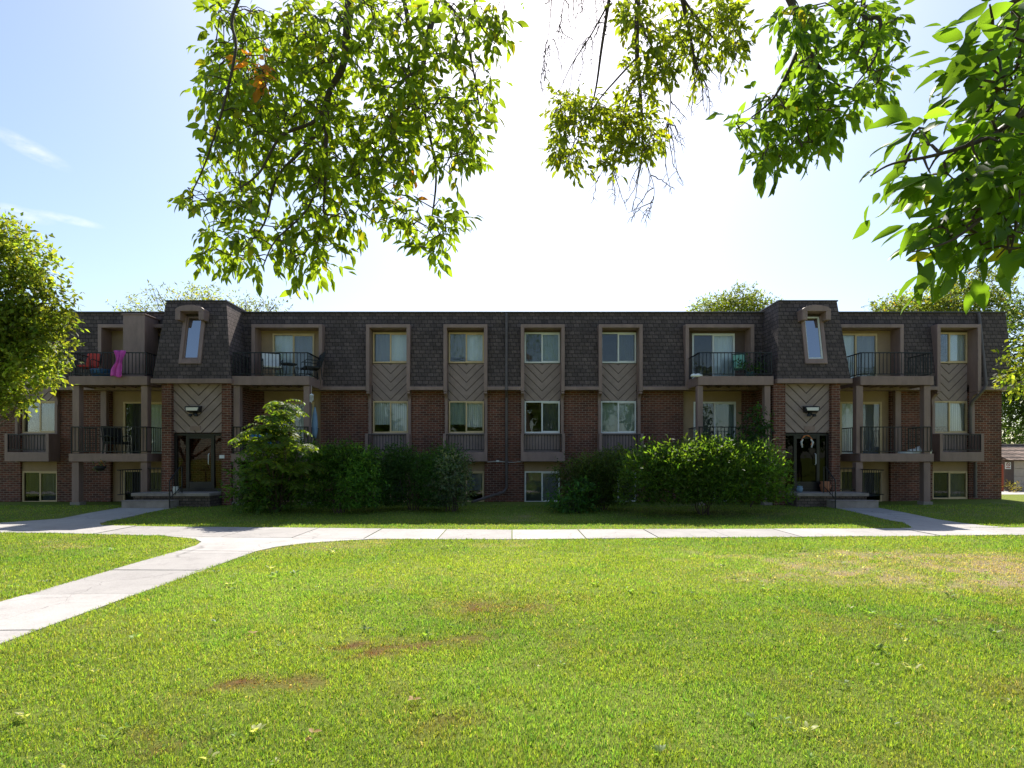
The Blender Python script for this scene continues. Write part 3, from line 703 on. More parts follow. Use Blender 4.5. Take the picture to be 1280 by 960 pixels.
# balconies
RAIL_PARTS = {}
for k, (ta, tb, da, db) in BALC.items():
    # surround of the recess in the mansard
    mb = MB(); mb.box(ta, ta + .12, YT, 20.3, 4.1, 6.13); mb.box(tb - .12, tb, YT, 20.3, 4.1, 6.13); mb.box(ta, tb, YT, 20.3, 6.13, 6.25)
    mb.build('balcony_surround', M['trim'], B, bevel=0.005)
    d3 = DOORS3[k]; d2 = DOORS2[k]
    mb = MB(); h3 = [(d3[0], d3[1], 4.0, 6.03)]
    grid_wall(mb, ta + .12, tb - .12, 4.05, 6.13, h3, lambda x, z: YR + .02, 0.1); mb.build('recess_wall', M['beige' if k != 'D' else 'dark_trim'], B)
    fm = 'frame_white' if k == 'D' else 'frame_tan'
    bl = {'B': ('blind_dim', 'blind_grey'), 'C': ('blind', 'blind_grey'), 'D': (None, 'blind'), 'E': ('blind', 'blind_grey')}[k]
    window(d3[0], d3[1], 4.14, 6.03, YR + .05, fm, bl, 'sliding_door', 0.06)
    ba, bb = BEIGE2[k]
    h2 = [(d2[0], d2[1], 1.6, 3.62), (d2[0], d2[1], -0.3, 1.2)]
    mb = MB(); grid_wall(mb, ba, bb, 0.06, 4.2, h2, lambda x, z: YR, 0.1); mb.build('recess_wall', M['beige'], B)
    bl = {'B': ('blind_dim', 'blind'), 'C': ('blind_grey', 'drape'), 'D': ('blind_dim', 'blind_green'), 'E': ('blind', 'blind_grey')}[k]
    window(d2[0], d2[1], 1.62, 3.62, YR + .05, fm, bl, 'sliding_door', 0.06)
    window(d2[0], d2[1], 0.07, 1.2, YR + .05, fm, ('blind_dim', 'blind_grey'), 'window', 0.05, 'glass_low')
    # two decks with fascias
    for lev, (z0, z1, zr) in enumerate(((1.52, 1.78, 2.66), (4.01, 4.30, 5.08))):
        x0, x1 = da, db
        mb = MB(); mb.box(x0, x1, 18.5, 18.56, z0, z1); mb.box(x0, x0 + .05, 18.56, 19.6, z0, z1); mb.box(x1 - .05, x1, 18.56, 19.6, z0, z1)
        mb.box(x0 + .05, x1 - .05, 18.56, 20.0 if lev == 0 else 20.2, z1 - .12, z1 - .03)
        for j in range(1, 7):   # joists
            xx = x0 + (x1 - x0) * j / 7; mb.box(xx - .025, xx + .025, 18.56, 19.9, z0 + .03, z1 - .122)
        bal = mb.build('balcony', M['trim'], B, bevel=0.006)
        mb = MB(); zb = z1 + .06
        pickets(mb, x0 + .05, x1 - .05, 18.55, zb, zr)
        if k in 'BE' or lev == 0 or True:
            pickets_y(mb, x1 - .05, 18.56, 19.62, zb, zr); pickets_y(mb, x0 + .05, 18.56, 19.62, zb, zr)
        mb.build('railing', M['iron'], bal)
POSTS = [(-14.34, -14.12), (-12.1, -11.89), (-9.09, -8.88), (-6.8, -6.61), (6.05, 6.23), (8.24, 8.43), (11.23, 11.45), (13.44, 13.65)]
for i, (a, b) in enumerate(POSTS):
    mb = MB(); g0 = float(gz((a + b) / 2, 18.6))
    mb.box(a, b, 18.575, 18.78, 1.785, 4.0); mb.box(a - .012, b - .006, 18.57, 18.78, g0 + .1, 1.5)
    po = mb.build('balcony_post', M['trim'], B, bevel=0.008)
    m2 = MB(); m2.box(a - .05, b + .05, 18.53, 18.83, g0 - .3, g0 + .1); m2.build('footing', M['concrete_old'], po, bevel=0.01)

# planks between brick and recess walls at the balconies
for xa in (-14.35, 13.37): 
    mb = MB(); mb.box(xa, xa + .2, 19.86, 20.1, 1.6, 4.0); mb.build('corner_board', M['trim'], B, bevel=0.005)
# privacy screen of the far left top balcony
mb = MB(); mb.box(-13.08, -12.35, 19.15, 19.9, 4.3, PZ(393.5, 19.15)); mb.box(-13.11, -12.32, 19.12, 19.95, PZ(393.5, 19.15), PZ(392, 19.15)); mb.build('privacy_screen', M['trim'], B, bevel=0.006)

# ------------------------------------------------------------------ entrance bays
ZB0, ZB1 = 4.08, 6.83
for bi, ((b0, b1), (t0, t1), dx, pl, pr) in enumerate(BAYS):
    yb = lambda z: 18.4 + (z - ZB0) / (ZB1 - ZB0) * 0.5
    def xl(z): return b0 + (t0 - b0) * (z - ZB0) / (ZB1 - ZB0)
    def xr(z): return b1 + (t1 - b1) * (z - ZB0) / (ZB1 - ZB0)
    mb = MB()
    hz0, hz1, hx0, hx1 = 4.86, 6.3, dx - .27, dx + .27
    zz = [ZB0 + .12, hz0, hz1, ZB1]
    for j in range(3):
        za, zc = zz[j], zz[j + 1]
        cols = [(lambda z: xl(z)), (lambda z: hx0), (lambda z: hx1), (lambda z: xr(z))]
        for i in range(3):
            if i == 1 and j == 1: continue
            p = [(cols[i](za), yb(za), za), (cols[i + 1](za), yb(za), za), (cols[i + 1](zc), yb(zc), zc), (cols[i](zc), yb(zc), zc)]
            mb.add(p + [(q[0], q[1] + .1, q[2]) for q in p], [(0, 1, 2, 3), (7, 6, 5, 4)])
    for fx in (xl, xr):
        za, zc = ZB0 + .12, ZB1
        s = 1 if fx is xl else -1
        mb.add([(fx(za), yb(za), za), (fx(za), 20.0, za), (fx(zc), 20.1, zc), (fx(zc), yb(zc), zc)], [(0, 1, 2, 3)] if s < 0 else [(3, 2, 1, 0)])
        mb.add([(fx(za) + s * .08, yb(za) + .05, za), (fx(za) + s * .08, 20.0, za), (fx(zc) + s * .08, 20.1, zc), (fx(zc) + s * .08, yb(zc) + .05, zc)], [(3, 2, 1, 0)])
    mb.build('entrance_bay', M['shingle'], B)
    mb = MB(); mb.box(t0 - .03, t1 + .03, 18.87, 20.5, ZB1, ZB1 + .04); mb.build('bay_roof', M['cap'], B)
    mb = MB(); mb.box(b0 - .02, b1 + .02, 18.36, 20.02, ZB0 - .03, ZB0 + .12); mb.build('bay_fascia', M['trim'], B, bevel=0.006)
    # narrow dormer window following the slope
    fm = 'trim' if bi == 0 else 'frame_white'
    mb = MB()
    def sl(x0, x1, z0, z1, o0, o1, m=mb):   # a piece parallel to the sloping face
        m.hexa([(x0, yb(z0) + o0, z0), (x1, yb(z0) + o0, z0), (x1, yb(z0) + o1, z0), (x0, yb(z0) + o1, z0), (x0, yb(z1) + o0, z1), (x1, yb(z1) + o0, z1), (x1, yb(z1) + o1, z1), (x0, yb(z1) + o1, z1)])
    sl(dx - .36, dx - .25, 4.70, 6.32, -.05, .1); sl(dx + .25, dx + .36, 4.70, 6.32, -.05, .1); sl(dx - .25, dx + .25, 4.70, 4.86, -.05, .1)
    dw = mb.build('dormer_window', M['trim'], B, bevel=0.004)
    mb = MB()
    sl(dx - .25, dx - .21, 4.865, 6.3, .0, .06, mb); sl(dx + .21, dx + .25, 4.865, 6.3, .0, .06, mb); sl(dx - .21, dx + .21, 4.865, 4.91, .0, .06, mb); sl(dx - .21, dx + .21, 6.255, 6.3, .0, .06, mb)
    mb.build('sash', M[fm], dw)
    mb = MB(); sl(dx - .21, dx + .21, 4.91, 6.255, .03, .036, mb); mb.build('pane', M['glass_sky'], dw)
    # arched hood
    mb = MB(); yh = 18.46
    outer = [(dx - .46, 6.12), (dx - .46, 6.45)] + [(dx - .46 + .92 * t, 6.45 + 0.15 * math.sin(math.pi * t) ** .7) for t in [k / 12 for k in range(1, 12)]] + [(dx + .46, 6.45), (dx + .46, 6.12)]
    # legs and head as separate convex pieces
    mb.prism_xz([(dx - .46, 6.12), (dx - .30, 6.12), (dx - .30, 6.40), (dx - .46, 6.40)][::1], yh, 18.95)
    mb.prism_xz([(dx + .30, 6.12), (dx + .46, 6.12), (dx + .46, 6.40), (dx + .30, 6.40)], yh, 18.95)
    top = [(dx - .46, 6.402), (dx + .46, 6.402), (dx + .46, 6.47)] + [(dx + .46 - .92 * t, 6.47 + 0.13 * math.sin(math.pi * t) ** .6) for t in [k / 12 for k in range(1, 12)]] + [(dx - .46, 6.47)]
    mb.prism_xz(top, yh, 18.98)
    mb.build('window_hood', M['trim'], B, bevel=0.006)
    # brick piers, soffit and side walls
    mb = MB()
    for (pa, pb), out in ((pl, -1), (pr, 1)):
        mb.box(pa, pb, 18.5, 18.95, -.4, ZB0 - .03)
        if out < 0: mb.box(pa, pa + .2, 18.95, 20.0, -.4, ZB0 - .03)
        else: mb.box(pb - .2, pb, 18.95, 20.0, -.4, ZB0 - .03)
    mb.build('brick_pier', M['brick'], B)
    xa, xb = pl[1], pr[0]
    zt = 2.47
    mb = MB(); chevron(mb, xa, xb, zt, ZB0 - .03, 18.64, pitch=0.23, gap=0.03); mb.build('chevron_panel', [M['siding'], M['dark_trim']], B)
    # glazed entrance door with side lights
    mb = MB(); yd = 18.66; zd = .54; zr_ = zt - .03
    mb.box(xa, xb, yd, yd + .1, zr_ - .07, zr_); mb.box(xa, xb, yd, yd + .1, zd, zd + .1)
    w = xb - xa
    for u0, u1 in ((0, .055), (.235, .30), (.735, .80), (.945, 1.0)): mb.box(xa + w * u0, xa + w * u1, yd + .003, yd + .097, zd + .1, zr_ - .07)
    mb.box(xa + w * .30, xa + w * .735, yd + .01, yd + .09, zd + .1, zd + .32); mb.box(xa + w * .30, xa + w * .735, yd + .01, yd + .09, zr_ - .17, zr_ - .07)
    fr = mb.build('entrance_door', M['frame_black'], B, bevel=0.004)
    for u0, u1 in ((.055, .235), (.80, .945)):
        mb = MB(); mb.box(xa + w * u0, xa + w * u1, yd + .04, yd + .05, zd + .1, zr_ - .07); mb.build('pane', M['glass_door' if bi == 0 else 'glass_dark'], fr)
    mb = MB(); mb.box(xa + w * .30, xa + w * .735, yd + .04, yd + .05, zd + .32, zr_ - .17); mb.build('pane', M['glass_door' if bi == 0 else 'glass_dark'], fr)
    mb = MB(); mb.tube([(xa + w * .70, yd + .0, 1.42), (xa + w * .70, yd - .05, 1.45), (xa + w * .70, yd - .05, 1.75), (xa + w * .70, yd, 1.78)], .012, 8); mb.build('handle', M['frame_white'], fr)
    # emergency-style wall lamp with two small heads, and a blank number plate
    lx = PX(243.5, 18.6) if bi == 0 else PX(1012.5, 18.6); lz = PZ(512, 18.6)
    mb = MB(); mb.hexa([(lx - .22, 18.42, lz - .05), (lx + .22, 18.42, lz - .05), (lx + .2, 18.64, lz - .1), (lx - .2, 18.64, lz - .1), (lx - .25, 18.45, lz + .09), (lx + .25, 18.45, lz + .09), (lx + .23, 18.64, lz + .12), (lx - .23, 18.64, lz + .12)])
    mb.box(lx - .05, lx + .05, 18.56, 18.64, lz - .18, lz - .1)
    for s in (-1, 1):
        mb.lathe([(0.0, .06), (.045, .05), (.06, 0), (.06, -.03), (0, -.03)], (lx + s * .09, 18.5, lz - .2), 10)
        mb.tube([(lx, 18.58, lz - .15), (lx + s * .09, 18.5, lz - .16)], .014, 6)
    wl = mb.build('wall_lamp', M['iron'], B, bevel=0.01)
    mb = MB(); mb.hexa([(lx - .18, 18.405, lz - .045), (lx + .18, 18.405, lz - .045), (lx + .18, 18.418, lz - .047), (lx - .18, 18.418, lz - .047), (lx - .2, 18.43, lz + .06), (lx + .2, 18.43, lz + .06), (lx + .2, 18.444, lz + .06), (lx - .2, 18.444, lz + .06)]); mb.build('lens', M['lens'], wl)
    mb = MB(); mb.box(lx - .17, lx + .17, 18.625, 18.638, PZ(538, 18.6), PZ(532.5, 18.6)); mb.build('number_plate', M['trim'], B)
# intercom plate on the left entrance's right pier
mb = MB(); mb.box(PX(274.5, 18.48), PX(280.5, 18.48), 18.46, 18.498, PZ(573, 18.48), PZ(568.8, 18.48)); mb.build('intercom', M['white'], B, bevel=0.005)

# downspouts and the cable
mb = MB(); xd = PX(633, 19.6)
mb.tube([(xd, 19.93, 6.7), (xd, 19.6, 4.1), (xd, 19.58, 4.0), (xd, 19.9, 3.75), (xd, 19.92, .6), (xd - .1, 19.8, .45), (PX(590, 19.0), 19.0, .17)], .048, 8)
mb.box(xd - .075, xd + .075, 19.57, 19.66, 3.98, 4.02); mb.build('downspout', M['pipe'], B)
mb = MB(); xe = PX(1222.5, 19.95)
mb.tube([(xe, 19.93, 6.7), (xe, 19.9, 6.55), (PX(1232.5, 19.57), 19.57, 4.15), (PX(1231, 19.55), 19.57, 4.0), (PX(1216, 19.8), 19.82, 3.6), (PX(1214, 19.85), 19.9, 3.4), (PX(1214, 19.9), 19.92, 2.5)], .05, 8)
mb.tube([(PX(1219, 19.9), 19.9, 1.5), (PX(1219, 19.9), 19.9, .25)], .05, 8); mb.build('downspout', M['pipe'], B)
mb = MB(); pts = [(PX(609, 19.95), 19.95, PZ(577.5, 19.95)), (PX(622, 19.95), 19.96, PZ(576.5, 19.95)), (PX(640, 19.95), 19.95, PZ(578, 19.95)), (PX(651, 19.95), 19.96, PZ(577, 19.95))]
mb.tube(pts, .008, 5); mb.box(pts[1][0] - .05, pts[1][0] + .05, 19.93, 19.99, pts[1][2] - .02, pts[1][2] + .03); mb.build('cable', M['white'], B)

# ------------------------------------------------------------------ entrance steps
def steps(sx0, sx1, lx0, lx1, side, label, gsx):
    E = empty('entrance_steps', ((sx0 + sx1) / 2, 17.6, 0.1)); tag(E, label, 'steps', 'entrance steps in front of the two doors')
    mb = MB(); mb.box(sx0, sx1, 17.4, 17.85, -.2, .32); mb.box(sx0 - .03, sx1 + .03, 17.38, 17.7, .32, .335)
    mb.build('tread', M['concrete_old'], E, bevel=0.012)
    mb = MB(); mb.box(lx0, lx1, 17.78, 18.645, .44, .54); mb.build('landing', M['concrete_old'], E, bevel=0.012)
    mb = MB(); mb.box(lx0 + .03, lx1 - .03, 17.86, 18.6, -.3, .438); mb.build('stone_base', M['brick_old'], E)
    hx = sx1 if side < 0 else sx0
    mb = MB(); mb.tube([(hx, 17.35, .0), (hx, 17.35, .92), (hx, 17.37, .97), (hx, 17.9, 1.36), (hx, 18.0, 1.36), (hx, 18.0, .54)], .018, 8)
    for t in (.25, .5, .75): mb.tube([(hx, 17.35 + .6 * t, .36 + .25 * t), (hx, 17.35 + .6 * t, .95 + .42 * t)], .009, 6)
    mb.tube([(hx, 17.35, .4), (hx, 18.0, .74)], .012, 6)
    mb.build('handrail', M['iron'], E)
    mb = MB(); a, b = gsx
    pickets(mb, a, b, 18.62, .6, 1.32); xs_ = b if side > 0 else a
    pickets_y(mb, xs_, 17.45, 18.6, .5, 1.28)
    mb.build('guard_rail', M['iron'], E)
    return E
steps(-11.93, -10.43, -11.9, -9.45, -1, 'worn concrete entrance steps and landing beside the left glass door', (-12.08, -11.45))
steps(9.85, 11.2, 8.9, 11.15, 1, 'worn concrete entrance steps and landing beside the right dark door', (10.72, 11.38))

# ------------------------------------------------------------------ things on the balconies
def patio_chair(name, loc, rz, fab, frm, label, group=None, w=.56):
    E = empty(name, loc, rz); E['local'] = True; tag(E, label, 'chair', group)
    mb = MB(); mb.box(-w / 2, w / 2, -.25, .25, .36, .44); mb.build('seat', fab, E, bevel=.03)
    mb = MB(); mb.hexa([(-w / 2, .2, .44), (w / 2, .2, .44), (w / 2, .28, .44), (-w / 2, .28, .44), (-w / 2, .34, .92), (w / 2, .34, .92), (w / 2, .41, .92), (-w / 2, .41, .92)]); mb.build('backrest', fab, E, bevel=.03)
    for s in (-1, 1):
        x = s * (w / 2 + .02)
        mb = MB(); mb.tube([(x, -.27, 0), (x, -.26, .6), (x, -.2, .64), (x, .3, .62)], .016, 8); mb.build('leg', frm, E)
        mb = MB(); mb.tube([(x, .3, 0), (x, .26, .4), (x, .4, .95)], .016, 8); mb.build('leg', frm, E)
    mb = MB(); mb.tube([(-w / 2 - .02, .4, .95), (w / 2 + .02, .4, .95)], .016, 8); mb.tube([(-w / 2 - .02, -.26, .35), (w / 2 + .02, -.26, .35)], .012, 8); mb.build('crossbar', frm, E)
    return E
def patio_table(loc, frm, label, r=.3, h=.5):
    E = empty('patio_table', loc); E['local'] = True; tag(E, label, 'table')
    mb = MB(); mb.lathe([(0, 0), (r, 0), (r, .03), (0, .03)], (0, 0, h - .03), 20); mb.build('tabletop', frm, E)
    for k in range(3):
        t = k * 2.094 + .4; mb = MB(); mb.tube([(r * .5 * math.cos(t), r * .5 * math.sin(t), h - .03), (r * .85 * math.cos(t), r * .85 * math.sin(t), 0)], .014, 6); mb.build('leg', frm, E)
    return E
z3, z2 = 4.27, 1.75
patio_chair('patio_chair', (PX(340, 19.1), 19.1, z3), .5, M['cushion'], M['iron'], 'black framed patio chair with cream cushions on the top balcony right of the left entrance')
patio_chair('patio_chair', (PX(388, 19.2), 19.25, z3), -1.0, M['black_wick'], M['iron'], 'all black patio chair at the right end of the balcony with cream cushions')
patio_table((PX(361, 18.95), 18.95, z3), M['iron'], 'low black patio table between two chairs on the top balcony', .26, .5)
patio_chair('patio_chair', (PX(925, 19.2), 19.25, z3), -.3, M['green_fab'], M['dark_green'], 'pale green patio chair on the top balcony left of the right entrance', w=.36)
patio_chair('patio_chair', (PX(146, 19.2), 19.2, z2), 1.0, M['black_wick'], M['iron'], 'dark chair behind the railing of the far left second floor balcony')
patio_table((PX(136, 19.0), 19.0, z2), M['iron'], 'small dark table on the far left second floor balcony', .28, .62)
# potted plant by the green chair
E = empty('potted_plant', (PX(938, 18.95), 18.95, z3)); tag(E, 'small dark green potted plant beside the pale green chair', 'plant')
mb = MB(); mb.lathe([(0, 0), (.1, 0), (.14, .22), (.12, .22), (.1, .2), (0, .2)], (PX(938, 18.95), 18.95, z3), 16); mb.build('pot', M['dark_green'], E, smooth=True)
foliage('foliage', 160, [(PX(938, 18.95), 18.95, z3 + .42, .25, .2, .2)], .14, (.03, .075, .02), M['leaf'], E, detail=1, aspect=.3)
# pink towel over the left railing
def cloth(name, mat, label, cat, x0, x1, ytop, ybot, z0, z1, pinch=.5, seed=1):
    r = np.random.default_rng(seed); nu, nv = 16, 26; v = []; f = []
    ph = r.random(4) * 6
    for j in range(nv):
        t = j / (nv - 1); z = z1 + (z0 - z1) * t
        for i in range(nu):
            u = i / (nu - 1) - .5
            wdt = 1 - pinch * math.sin(math.pi * min(1, t * 1.3)) ** 2 * .8
            x = (x0 + x1) / 2 + (x1 - x0) * u * wdt + .04 * math.sin(t * 5 + ph[0])
            y = ytop + (ybot - ytop) * t + .035 * math.sin(u * 15 + ph[1] + t * 2) + .02 * math.sin(u * 28 + ph[2])
            v.append((x, y, z + .03 * math.sin(u * 7 + ph[3]) * t))
    for j in range(nv - 1):
        for i in range(nu - 1): f.append((j * nu + i, j * nu + i + 1, (j + 1) * nu + i + 1, (j + 1) * nu + i))
    o = MB().add(v, f).build(name, mat, smooth=True)
    s = o.modifiers.new('solid', 'SOLIDIFY'); s.thickness = .012
    tag(o, label, cat); return o
cloth('towel', M['pink'], 'bright pink towel hung over the top left balcony railing', 'towel', PX(142, 18.5), PX(157, 18.5), 18.47, 18.4, PZ(471, 18.45), PZ(438, 18.45), .55, 3)
# red folding chair, blue tub
patio_chair('folding_chair', (PX(110, 19.0), 19.0, z3), .15, M['red'], M['iron'], 'red fabric chair on the top left balcony beside the pink towel', w=.4)
mb = MB(); mb.lathe([(0, 0), (.30, 0), (.36, .26), (.38, .28), (.34, .28), (.28, .05), (0, .05)], (PX(128, 18.85), 18.9, z3), 24); o = mb.build('tub', M['blue'], smooth=True); tag(o, 'blue plastic tub on the top left balcony floor', 'tub')
# blue tarp-covered thing behind the sumac
mb = MB(); mb.box(-.35, .35, -.25, .25, 0, .75); o = mb.build('covered_grill', M['skyblue'], bevel=.1); o.location = (PX(328, 19.1), 19.1, z2); tag(o, 'bright blue covered grill on the second floor balcony behind the sumac', 'grill')
# furled umbrella
E = empty('furled_umbrella', (PX(393.5, 18.95), 18.95, z2)); tag(E, 'furled grey blue patio umbrella standing on the balcony behind the sumac', 'umbrella')
ux, uy = PX(393.5, 18.95), 18.95
mb = MB(); mb.lathe([(0, 1.62), (.03, 1.55), (.075, 1.3), (.1, 1.0), (.09, .75), (.05, .55), (.0, .53)], (ux, uy, z2), 12); mb.build('canopy', M['greyblue'], E, smooth=True)
mb = MB(); mb.tube([(ux, uy, z2 + .02), (ux, uy, z2 + 1.66)], .018, 8); mb.build('pole', M['iron'], E)
mb = MB(); mb.lathe([(0, 0), (.2, 0), (.18, .06), (.03, .09), (.03, .2), (0, .2)], (ux, uy, z2 + .0), 16); mb.build('base', M['iron'], E)
# wind chime
E = empty('wind_chime', (PX(389.5, 18.62), 18.62, 3.98)); tag(E, 'small white wind chime hanging beside the sumac balcony post', 'wind chime')
cx, cy = PX(389.5, 18.62), 18.62
mb = MB(); mb.tube([(cx, cy, 4.0), (cx, cy, 3.74)], .004, 5); mb.lathe([(0, .07), (.06, .03), (.07, 0), (0, -.01)], (cx, cy, 3.68), 12); mb.build('cap', M['white'], E)
mb = MB()
for k in range(5): mb.tube([(cx + .05 * math.cos(k * 1.257), cy + .05 * math.sin(k * 1.257), 3.68), (cx + .05 * math.cos(k * 1.257), cy + .05 * math.sin(k * 1.257), 3.52 - .02 * k)], .009, 6)
mb.build('chimes', M['white'], E)
# hanging basket under the far left balcony
E = empty('hanging_basket', (PX(125, 18.4), 18.46, 1.55)); tag(E, 'dark hanging basket below the far left second floor balcony', 'hanging basket')
cx, cy = PX(125, 18.4), 18.4
mb = MB()
for k in range(3): mb.tube([(cx, cy + .05, 1.56), (cx + .15 * math.cos(k * 2.094), cy + .15 * math.sin(k * 2.094), 1.37)], .006, 5)
mb.build('hanger', M['orange'], E)
mb = MB(); mb.lathe([(0, -.16), (.09, -.14), (.15, -.07), (.17, 0), (.15, 0), (0, -.02)], (cx, cy, 1.37), 16); mb.build('bowl', M['black_wick'], E, smooth=True)
foliage('foliage', 90, [(cx, cy, 1.39, .15, .15, .05)], .07, (.03, .06, .02), M['leaf'], E)
# white / blue bundle on right balcony
mb = MB(); bx, by = PX(1143, 18.9), 18.85
for (dx_, w_, h_) in ((-.35, .22, .12), (-.05, .2, .2), (.22, .22, .3), (.38, .14, .32)):
    mb.lathe([(0, 0), (w_ * .8, 0), (w_, h_ * .4), (w_ * .8, h_ * .85), (0, h_)], (bx + dx_, by, 1.75), 10)
o = mb.build('laundry_bundle', M['white'], smooth=True); tag(o, 'crumpled white laundry bundle on the far right second floor balcony', 'laundry')
mb = MB()
for (dx_, w_) in ((-.08, .1), (.06, .13), (.14, .08)): mb.lathe([(0, 0), (w_ * .8, 0), (w_, .05), (w_ * .6, .1), (0, .12)], (PX(870, 18.6) + dx_, 18.6, 4.28), 10)
o = mb.build('cloth_bundle', M['white'], smooth=True); tag(o, 'small white cloth bundle at the left edge of the balcony with the green chair', 'cloth')
# wreath on the right door, pots on landings
E = empty('door_wreath', (PX(1009, 18.6), 18.63, PZ(551, 18.6))); tag(E, 'orange and white ribbon wreath hung on the dark right entrance door', 'wreath')
wx, wz = PX(1009, 18.6), PZ(552, 18.6)
mb = MB(); mb.tube([(wx + .17 * math.cos(t), 18.625, wz + .2 * math.sin(t)) for t in np.linspace(-.6, 3.74, 20)], [.018 + .012 * math.sin(k * 1.7) for k in range(20)], 6); mb.build('ring', M['orange'], E)
mb = MB()
for s in (-1, 1): mb.tube([(wx + s * .13, 18.62, wz + .08), (wx + s * .19, 18.61, wz - .02), (wx + s * .15, 18.62, wz - .19)], [.02, .035, .02], 6)
mb.build('ribbon', M['cushion'], E)
def pot(x, y, z, h, mat, label):
    mb = MB(); mb.lathe([(0, 0), (h * .35, 0), (h * .5, h * .6), (h * .38, h * .85), (h * .46, h), (h * .38, h), (h * .3, h * .8), (0, h * .8)], (x, y, z), 14)
    o = mb.build('flower_pot', mat, smooth=True); tag(o, label, 'flower pot')
pot(PX(220, 17.95), 17.95, .54, .2, M['cushion'], 'pale pot on the landing beside the left entrance handrail')
pot(PX(999.5, 18.2), 18.2, .54, .2, M['greyblue'], 'blue grey pot on the landing beside the round bush')
pot(PX(1031.5, 18.45), 18.45, .54, .34, M['terracotta'], 'tan pot standing against the right entrance door')

# ------------------------------------------------------------------ garage on the right
GE = empty('garage', (22.5, 32, 0.2)); tag(GE, 'low tan garage with shingled roof beyond the right end of the apartments', 'garage')
gy0 = 25.0
gx0 = PX(1256, gy0); zt_ = PZ(574, gy0); zr0 = PZ(557, gy0)
gzz = PZ(613, gy0)
mb = MB(); hl = [(PX(1267.5, gy0), PX(1267.5, gy0) + 2.6, -.5, PZ(576, gy0)), (PX(1267.5, gy0) + 3.1, PX(1267.5, gy0) + 5.7, -.5, PZ(576, gy0))]
grid_wall(mb, gx0, gx0 + 9, -.2, zt_, hl, lambda x, z: gy0, .2); mb.box(gx0, gx0 + .2, gy0 + .2, gy0 + 6, -.2, zt_); mb.box(gx0 + 8.8, gx0 + 9, gy0 + .2, gy0 + 6, -.2, zt_); mb.box(gx0, gx0 + 9, gy0 + 6, gy0 + 6.2, -.2, zt_)
mb.build('wall', M['dark_trim'], GE)
for h in hl:
    mb = MB(); n = 4; z1_ = h[3]
    for k in range(n): mb.box(h[0], h[1], gy0 + .06, gy0 + .1, .15 + (z1_ - .15) * k / n + .01, .15 + (z1_ - .15) * (k + 1) / n - .005)
    mb.box(h[0], h[1], gy0 + .1, gy0 + .13, .1, z1_); mb.build('garage_door', M['garage_door'], GE, bevel=.006)
mb = MB(); mb.prism_yz([(gy0 - .3, zt_ - .03), (gy0 + 6.5, zt_ - .03), (gy0 + 5.0, zr0 + .05), (gy0 + 1.2, zr0 + .05)], gx0 - .1, gx0 + 9.2); mb.build('roof', M['shingle_tan'], GE)
mb = MB(); mb.box(gx0 - .13, gx0 + 9.23, gy0 + 1.15, gy0 + 5.05, zr0 + .05, zr0 + .11); mb.build('roof_cap', M['siding'], GE)
sx_, sz_ = PX(1260, gy0 - .02), PZ(582, gy0)
mb = MB(); mb.box(sx_ - .12, sx_ + .12, gy0 - .03, gy0 - .004, sz_ - .15, sz_ + .15); sg = mb.build('sign', M['white'], GE)
mb = MB()
mb.tube([(sx_ + .075 * math.cos(t), gy0 - .034, sz_ + .05 + .075 * math.sin(t)) for t in np.linspace(0, 2 * math.pi, 17)], .012, 5); mb.tube([(sx_ - .05, gy0 - .034, sz_ + .1), (sx_ + .05, gy0 - .034, sz_)], .012, 5)
mb.box(sx_ - .09, sx_ + .09, gy0 - .036, gy0 - .031, sz_ - .11, sz_ - .07)
mb.build('emblem', M['red_paint'], sg)
mb = MB(); mb.tube([(PX(1252, 24.4), 24.4, .1), (PX(1252, 24.4), 24.4, 1.3)], .07, 10); mb.lathe([(.07, 0), (.05, .05), (0, .07)], (PX(1252, 24.4), 24.4, 1.3), 10)
o = mb.build('bollard', M['red_paint']); tag(o, 'red post at the left corner of the garage', 'bollard')

# ------------------------------------------------------------------ bushes along the facade
GLEAF = (.035, .085, .018)
def stems(parent, cx, cy, n, h, spread, r=.018):
    mb = MB()
    for k in range(n):
        t = random.uniform(0, 6.28); s = random.uniform(.2, 1) * spread
        branchy(mb, (cx + math.cos(t) * .12, cy + math.sin(t) * .12, 0), (cx + math.cos(t) * s, cy + math.sin(t) * s * .6, h * random.uniform(.7, 1)), r, r * .4, .25, 5, 5)
    return mb.build('stem', M['twig'], parent)
def bush(name, label, lumps, n, leaf, col, cat='bush', detail=0, aspect=.36, **kw):
    cx = sum(l[0] for l in lumps) / len(lumps); cy = sum(l[1] for l in lumps) / len(lumps)
    E = empty(name, (cx, cy, float(gz(cx, cy)))); tag(E, label, cat)
    kw.setdefault('zmin', .26 if cat == 'bush' else .1)
    foliage('foliage', n, lumps, leaf, col, M['leaf'], E, detail=detail, aspect=aspect, **kw)
    stems(E, cx, cy, 9, max(l[2] for l in lumps), max(l[3] for l in lumps)); return E
def lump_field(x0, x1, y0, y1, ztop, n, r, zlow=.3, seed=0):
    rr = random.Random(seed); out = []
    for k in range(n):
        x = x0 + (x1 - x0) * (k + .5) / n + rr.uniform(-.15, .15); zt_ = ztop((x - x0) / (x1 - x0)) if callable(ztop) else ztop
        rad = r * rr.uniform(.8, 1.2); out.append((x, rr.uniform(y0, y1), zt_ - rad * .9, rad, rad * .8, rad * .95))
        out.append((x + rr.uniform(-.3, .3), rr.uniform(y0, y1), (zt_ - rad) * .5 + .1, rad * 1.0, rad * .75, max(.35, zt_ * .5)))
    return out
big = lump_field(PX(800, 15.7), PX(968, 15.7), 15.6, 16.3, lambda t: 1.72 + .36 * math.sin(math.pi * (t * .8 + .08)), 8, .62, seed=4)
